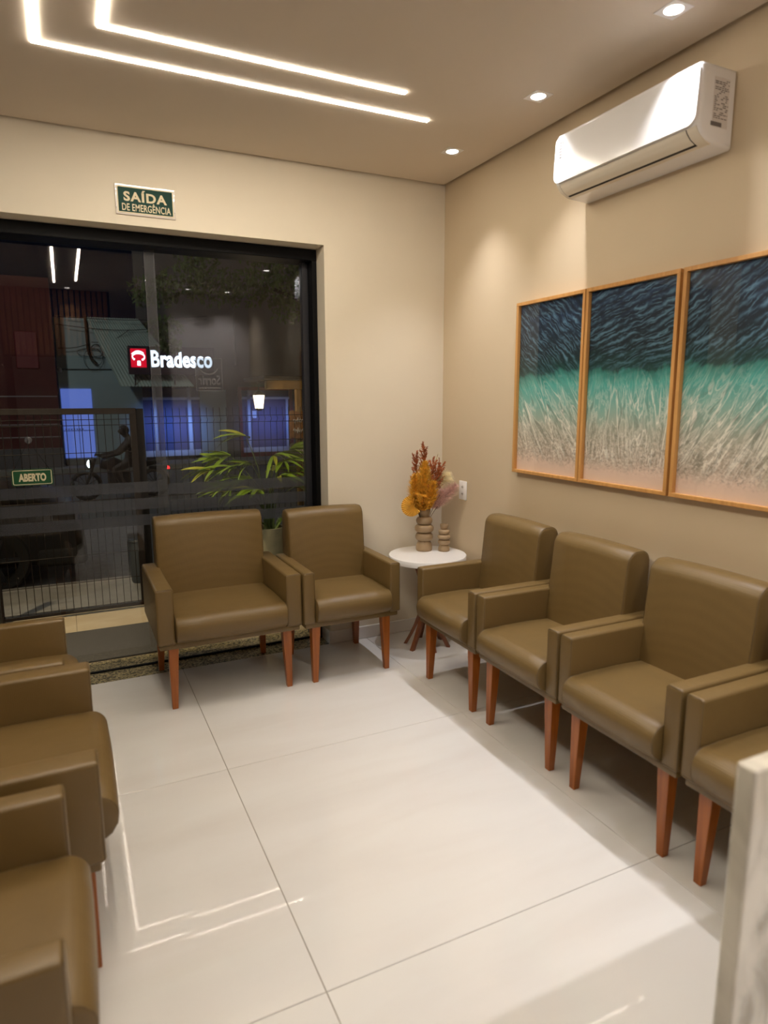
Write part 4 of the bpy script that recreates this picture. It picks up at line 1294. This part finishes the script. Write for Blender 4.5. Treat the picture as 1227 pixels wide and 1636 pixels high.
if sv is None:
    bmx = bmesh.new(); bmx.from_mesh(rd); bmx.verts.layers.skin.verify(); bmx.to_mesh(rd); bmx.free(); sv = rd.skin_vertices[0].data
for i, r in enumerate(RAD): sv[i].radius = (r, r); sv[i].use_root = (i == 0)
ro.modifiers.new('subsurf', 'SUBSURF').levels = 1
ro.modifiers['subsurf'].render_levels = 2
rd.materials.append(MT['skin'])
tag(ro, 'rider in dark clothes leaning to the handlebar of a passing motorcycle', 'person')
bm = bmesh.new(); bmesh.ops.create_uvsphere(bm, u_segments=16, v_segments=10, radius=0.108)
for v in bm.verts:
    if v.co.x < -0.03 and v.co.z < 0.035: v.co.x = -0.03; v.co.z = max(v.co.z, -0.03)
obj('hair', bm, MT['black_cloth'], ro, 60, loc=(-0.03, 0, 1.432))

# ------------------------------------------------------------------ houses across the street
FZ = -0.32
# pale house with the lit door
hs = thing('pale_house', 'pale grey-green house wall with a blue lit doorway across the street', 'house', (-2.36, 18.0, FZ))
obj('wall', boxes([((0, 0, 0), (2.30, 0.3, 4.25))]), MT['pale_wall'], hs)
dr = obj('door', boxes([((0.03, -0.03, 0.02), (0.86, -0.001, 2.22))], 0.004, 1), MT['white_door'], hs)
obj('door_joint', boxes([((0.03, -0.036, 0.98), (0.86, -0.03, 1.00)), ((0.44, -0.036, 0.02), (0.455, -0.03, 1.62))]), MT['dark_gap'], dr)
obj('keyhole_row', boxes([((0.08+k*0.075, -0.036, 1.02), (0.12+k*0.075, -0.03, 1.05)) for k in range(7)]), MT['dark_gap'], dr)
obj('doorstep', boxes([((0.02, -0.5, 0.0), (0.95, -0.001, 0.18))], 0.01, 1), MT['concrete'], hs)
bm = bmesh.new(); tube(bm, [(0.12, -0.03, 2.78), (1.58, -0.03, 2.80)], 0.014, 6)
obj('conduit', bm, MT['cable'], hs)
bm = bmesh.new(); lathe(bm, [(0.06, 0), (0.07, 0.06), (0.05, 0.12)], 12); obj('wall_lamp', bm, MT['white_frame'], hs, 60, loc=(0.05, -0.10, 2.70))
# tangle of service cables: the drop pipe and each cable
pp = thing('service_pipe', 'dark service pipe with tangled cable loops on the pale house', 'pipe', (-1.45, 17.93, 2.60))
bm = bmesh.new(); tube(bm, [(-0.06, 0, 1.38), (-0.05, 0, 0.45), (0.02, 0, 0.18), (0.16, 0, 0.02)], 0.042, 8)
obj('pipe', bm, MT['bark'], pp, 60)
random.seed(9)
for k in range(5):
    bm = bmesh.new(); c_ = Vector((random.uniform(0.0, 0.35), -0.02, random.uniform(0.1, 0.6))); ra, rb_ = random.uniform(0.15, 0.38), random.uniform(0.1, 0.34)
    tube(bm, [c_+Vector((ra*math.cos(2*PI*q/18), 0.01*math.sin(q), rb_*math.sin(2*PI*q/18))) for q in range(18)], 0.007, 4, close=True)
    obj('cable_loop', bm, MT['cable'], pp)
cab_l = ['topmost black overhead cable crossing above the pale house', 'second overhead cable from the top, sagging over the pale house',
         'overhead cable running from the service pipe to the awning top', 'short slack overhead cable left of the service pipe']
for k, (p0, p1, sag) in enumerate((((-2.3, 17.8, 3.95), (1.9, 17.4, 4.10), 0.12), ((-2.3, 17.8, 3.72), (1.9, 17.4, 4.02), 0.25),
                                   ((-1.4, 17.85, 3.25), (-0.35, 17.5, 3.62), 0.14), ((-2.3, 17.8, 3.05), (-1.45, 17.85, 3.2), 0.05))):
    bm = bmesh.new(); tube(bm, curve_pts(p0, p1, (0, 0, -sag), 16), 0.010, 4)
    tag(obj('overhead_cable', bm, MT['cable']), cab_l[k], 'cable', 'overhead cables before the houses')

# corrugated sheet roof sloping down over the bank door
cr = bmesh.new()
nc = 110
top0, top1 = Vector((-1.50, 17.98, 3.96)), Vector((-0.05, 17.98, 3.98))
bot0, bot1 = Vector((-0.76, 16.8, 1.95)), Vector((1.30, 16.8, 1.96))
Ts, Bs = [], []
for k in range(nc+1):
    u = k/nc; off = Vector((0, -0.018*math.cos(PI*k/2.5)*1.0, 0.010*math.cos(PI*k/2.5)))
    Ts.append(cr.verts.new(top0.lerp(top1, u)+off)); Bs.append(cr.verts.new(bot0.lerp(bot1, u)+off))
for k in range(nc): cr.faces.new((Ts[k], Ts[k+1], Bs[k+1], Bs[k]))
ob_ = obj('awning_roof', cr, MT['corrugated'])
ob_.modifiers.new('thickness', 'SOLIDIFY').thickness = 0.012
tag(ob_, 'sloping corrugated metal awning above the bank entrance', 'awning')

# bank front
bk = thing('bank_entrance', 'bank entrance with blue lit glass doors under the awning', 'building', (-0.05, 18.0, FZ))
obj('wall', boxes([((-0.01, 0.25, 0), (2.95, 0.45, 7.0)), ((1.95, 0.0, 0), (2.95, 0.25, 2.27)), ((-0.01, 0.0, 2.27), (2.95, 0.25, 3.0))]), MT['dark_wall'], bk)
obj('side_wall', boxes([((1.72, -0.02, 0), (2.55, 0.0, 2.20))]), MT['pale_wall'], bk)
for (x0, x1, z0, z1) in ((0.0, 0.30, 0.30, 1.90), (0.38, 1.34, 0.30, 1.90), (1.44, 1.70, 0.30, 1.90), (0.0, 0.30, 1.96, 2.26), (0.38, 1.34, 1.96, 2.26), (1.44, 1.70, 1.96, 2.26)):
    obj('door_glass', boxes([((x0, 0.08, z0), (x1, 0.10, z1))]), MT['blue_glass'], bk)
for lo, hi in (((0.0, 0.04, 1.89), (1.93, 0.12, 1.97)), ((0.295, 0.03, 0.30), (0.385, 0.12, 2.27)), ((1.34, 0.03, 0.30), (1.45, 0.12, 2.27)), ((0.0, 0.0, 0.12), (1.95, 0.12, 0.30))):
    obj('door_frame', boxes([(lo, hi)], 0.004, 1), MT['white_frame'], bk)

# illuminated bank sign
bs = thing('bank_sign', 'lit bank sign with red square emblem and white letters', 'sign', (-0.50, 16.60, 2.37))
obj('sign_case', boxes([((-0.02, 0.02, -0.08), (2.40, 0.14, 0.72))], 0.01, 1), MT['sign_box'], bs)
for x in (0.15, 1.25):
    bm = bmesh.new(); tube(bm, [(x, 0.08, -0.06), (x, 0.21, -0.375)], 0.02, 6)
    obj('strut', bm, MT['sign_box'], bs)
lg = obj('emblem_panel', boxes([((0.05, 0.0, 0.12), (0.47, 0.02, 0.64))], 0.004, 1), MT['lit_red'], bs)
em = bmesh.new()
def band(bm, pts, wds, y):
    L_ = []
    for i, p in enumerate(pts):
        a = Vector(pts[max(0, i-1)]); b = Vector(pts[min(len(pts)-1, i+1)]); d = (b-a).normalized(); n_ = Vector((-d.y, d.x))
        L_.append((bm.verts.new((p[0]+n_.x*wds[i], y, p[1]+n_.y*wds[i])), bm.verts.new((p[0]-n_.x*wds[i], y, p[1]-n_.y*wds[i]))))
    for A, B in zip(L_, L_[1:]): bm.faces.new((A[0], A[1], B[1], B[0]))
el1 = [(0.26+0.165*math.cos(math.radians(a)), 0.415+0.105*math.sin(math.radians(a))) for a in range(-58, 239, 12)]
band(em, el1, [0.010+0.016*abs(math.sin(math.radians(a))) for a in range(-58, 239, 12)], -0.004)
sw_ = [(0.075+0.33*i/14, 0.45+0.10*math.sin(PI*(0.12+0.75*i/14))+0.03*i/14) for i in range(15)]
band(em, sw_, [0.006+0.016*math.sin(PI*i/14) for i in range(15)], -0.006)
band(em, [(0.265, 0.17), (0.265, 0.30)], [0.045, 0.040], -0.004)
obj('emblem', em, MT['lit_white'], lg)
link('lettering', text_mesh('Bradesco', 1.74, 0.48, bold=0.028, spacing=1.03), MT['lit_white'], bs, (0.60, 0.012, 0.13))

# red house at left
rh = thing('red_house', 'dark red house wall with pale lines at the left across the street', 'house', (-6.5, 17.2, FZ))
obj('wall', boxes([((0, 0, 0), (4.10, 0.4, 5.2))]), MT['red_wall'], rh)
for z in (0.85, 1.20, 1.98):
    obj('pale_line', boxes([((0, -0.02, z), (4.08, 0.0, z+0.03))]), MT['white_line'], rh)
pw = obj('wall_plaque', boxes([((3.15, -0.04, 2.75), (3.70, 0.0, 3.75))], 0.02, 1), MT['red_frame'], rh)
obj('plinth', boxes([((0, -0.06, 0), (4.12, 0.0, 0.55))], 0.01, 1), MT['dark_wall'], rh)

# upper dark facade with the shop to the right
sh_ = thing('red_framed_shop', 'shop with a red frame around blue lit glass at right across the street', 'building', (2.92, 18.0, FZ))
obj('wall', boxes([((-0.02, 0.10, 2.30), (6.0, 0.4, 7.2)), ((1.85, 0.10, 0), (6.0, 0.4, 2.30)), ((-0.02, 0.16, 0), (1.85, 0.4, 2.30))]), MT['dark_wall'], sh_)
for lo, hi in (((0.0, 0.0, 0.0), (0.11, 0.16, 2.30)), ((1.74, 0.0, 0.0), (1.85, 0.16, 2.30)), ((0.11, 0.0, 2.19), (1.74, 0.16, 2.30)), ((0.11, 0.0, 0.0), (1.74, 0.16, 0.14))):
    obj('red_surround', boxes([(lo, hi)], 0.005, 1), MT['red_frame'], sh_)
for (x0, x1, z0, z1) in ((0.11, 0.30, 0.30, 1.90), (0.38, 1.62, 0.30, 1.90), (0.11, 1.74, 1.98, 2.19)):
    obj('shop_glass', boxes([((x0, 0.10, z0), (x1, 0.12, z1))]), MT['blue_glass'], sh_)
for lo, hi in (((0.11, 0.05, 1.90), (1.74, 0.13, 1.98)), ((0.30, 0.05, 0.30), (0.39, 0.13, 2.19)), ((1.62, 0.05, 0.30), (1.70, 0.13, 1.90)), ((0.11, 0.05, 0.14), (1.74, 0.13, 0.30))):
    obj('shop_frame', boxes([(lo, hi)], 0.004, 1), MT['white_frame'], sh_)
obj('notice', boxes([((0.46, 0.09, 1.28), (0.60, 0.10, 1.52))]), MT['white_frame'], sh_)

# lantern and timber kiosk on this side of the street
kz = -0.42
ki = thing('timber_kiosk', 'timber kiosk posts and beam at the right edge of the glass', 'kiosk', (1.04, 8.0, kz))
obj('beam', boxes([((0.0, -0.06, 2.17), (1.9, 0.06, 2.33))], 0.01, 1), MT['kiosk'], ki)
obj('post', boxes([((0.555, -0.05, 0.0), (0.665, 0.05, 2.17))], 0.01, 1), MT['kiosk'], ki)
obj('post', boxes([((1.75, -0.05, 0.0), (1.86, 0.05, 2.17))], 0.01, 1), MT['kiosk'], ki)
obj('roof_edge', boxes([((-0.1, -0.3, 2.33), (2.0, 1.2, 2.40))], 0.01, 1), MT['dark_gap'], ki)
def wavy_board(name, label, x0, z0, wd, hg, y, mtl):
    o = thing(name, label, 'sign', (x0, y, z0))
    n = 16
    prof = [(wd*i/n, 0.018*math.sin(3*PI*i/n)) for i in range(n+1)]+[(wd-wd*i/n, hg+0.018*math.sin(3*PI*i/n)) for i in range(n+1)]
    bm = bmesh.new(); loft(bm, ccw(prof), [(0.0, 0), (0.03, 0)], lambda t, a, b: (a, t, b))
    obj('board', bm, mtl, o)
    random.seed(int(wd*1000))
    for r_ in range(2 if hg > 0.3 else 1):
        bm = bmesh.new()
        zc = hg*(0.66-0.36*r_) if hg > 0.3 else hg*0.5
        pts = [(wd*0.18+wd*0.62*i/15, -0.006, zc+0.055*math.sin(i*2.3)*(0.5+random.random()*0.6)) for i in range(16)]
        tube(bm, pts, 0.011, 4)
        obj('brush_stroke', bm, MT['chalk'], o)
    return o
wavy_board('carved_board', 'carved brown wooden board with white brush script on the kiosk', 1.45, 0.85, 0.36, 0.50, 7.91, MT['board'])
wavy_board('carved_board', 'paler wooden board hanging below the brown carved board', 1.45, 0.50, 0.34, 0.25, 7.91, MT['board_pale'])
la = thing('lantern', 'lit tapered lantern hanging out in the street', 'lamp', (0.83, 7.7, 1.40))
bm = bmesh.new()
def sq(z, h_): return [bm.verts.new((sx*h_, sy*h_, z)) for sx, sy in ((-1, -1), (1, -1), (1, 1), (-1, 1))]
A, B = sq(0.01, 0.055), sq(0.24, 0.080)
for k in range(4): bm.faces.new((A[k], A[(k+1) % 4], B[(k+1) % 4], B[k]))
bm.faces.new(A[::-1]); bm.faces.new(B)
obj('lantern_glass', bm, MT['lantern'], la)
bm = bmesh.new()
for sx, sy in ((-1, -1), (1, -1), (1, 1), (-1, 1)): tube(bm, [(sx*0.058, sy*0.058, 0.0), (sx*0.083, sy*0.083, 0.245)], 0.006, 4)
obj('cage', bm, MT['fence'], la)
bm = bmesh.new(); lathe(bm, [(0.115, 0.245), (0.10, 0.262), (0.03, 0.31), (0.012, 0.33)], 16); obj('cap', bm, MT['fence'], la, 50)
bm = bmesh.new(); lathe(bm, [(0.035, -0.03), (0.062, 0.0), (0.062, 0.012)], 16); obj('foot', bm, MT['fence'], la, 50)
bm = bmesh.new(); tube(bm, [(0, 0, 0.33), (0.0, 0.05, 0.48), (0.20, 0.24, 0.505)], 0.010, 6); obj('bracket', bm, MT['fence'], la)
lamp('lantern_lamp', 'POINT', (0.83, 7.55, 1.52), 14, (1.0, 0.75, 0.45), size=0.06)

# tree canopy over the street
tr_ = thing('street_tree', 'dark leafy tree crown over the street at the upper right of the glass', 'tree', (2.3, 14.2, -0.5))
bm = bmesh.new(); tube(bm, [(4.2, 0.4, 0.0), (4.1, 0.4, 2.4), (3.0, 0.2, 4.4), (0.8, 0, 5.0)], [0.16, 0.13, 0.10, 0.05], 8); tube(bm, [(4.1, 0.4, 2.4), (3.6, 0.1, 4.2), (2.4, 0, 5.4)], [0.12, 0.08, 0.04], 8)
obj('trunk', bm, MT['bark'], tr_, 60)
random.seed(31)
bm = bmesh.new()
cl = [(-2.3, 0.2, 4.75, 0.55), (-1.6, 0, 5.0, 0.6), (-0.8, 0, 4.95, 0.65), (0.0, 0.1, 5.0, 0.7), (0.8, 0, 5.2, 0.8), (1.6, 0, 5.7, 0.9), (2.2, 0.2, 5.0, 0.8), (2.6, 0, 4.3, 0.6), (1.2, 0, 4.5, 0.5), (-2.1, 0.2, 3.9, 0.40), (-2.0, 0.2, 3.45, 0.3), (-1.2, 0, 5.6, 0.5), (0.4, 0, 6.0, 0.6)]
for (cx, cy, cz, rad) in cl:
    for k in range(int(620*rad)):
        d = Vector((random.gauss(0, 1), random.gauss(0, 1), random.gauss(0, 1))).normalized()*rad*random.random()**0.4
        p = Vector((cx, cy, cz))+Vector((d.x*1.2, d.y, d.z*0.8))
        q = Euler((random.uniform(0, 6), random.uniform(0, 6), random.uniform(0, 6))).to_matrix()
        s = random.uniform(0.05, 0.10)
        vs = [bm.verts.new(p+q @ Vector(v)*s) for v in ((-1, 0, 0), (0, -0.4, 0.1), (1, 0, 0), (0, 0.4, 0.1))]
        bm.faces.new(vs)
obj('foliage', bm, MT['foliage'], tr_, kind='stuff')
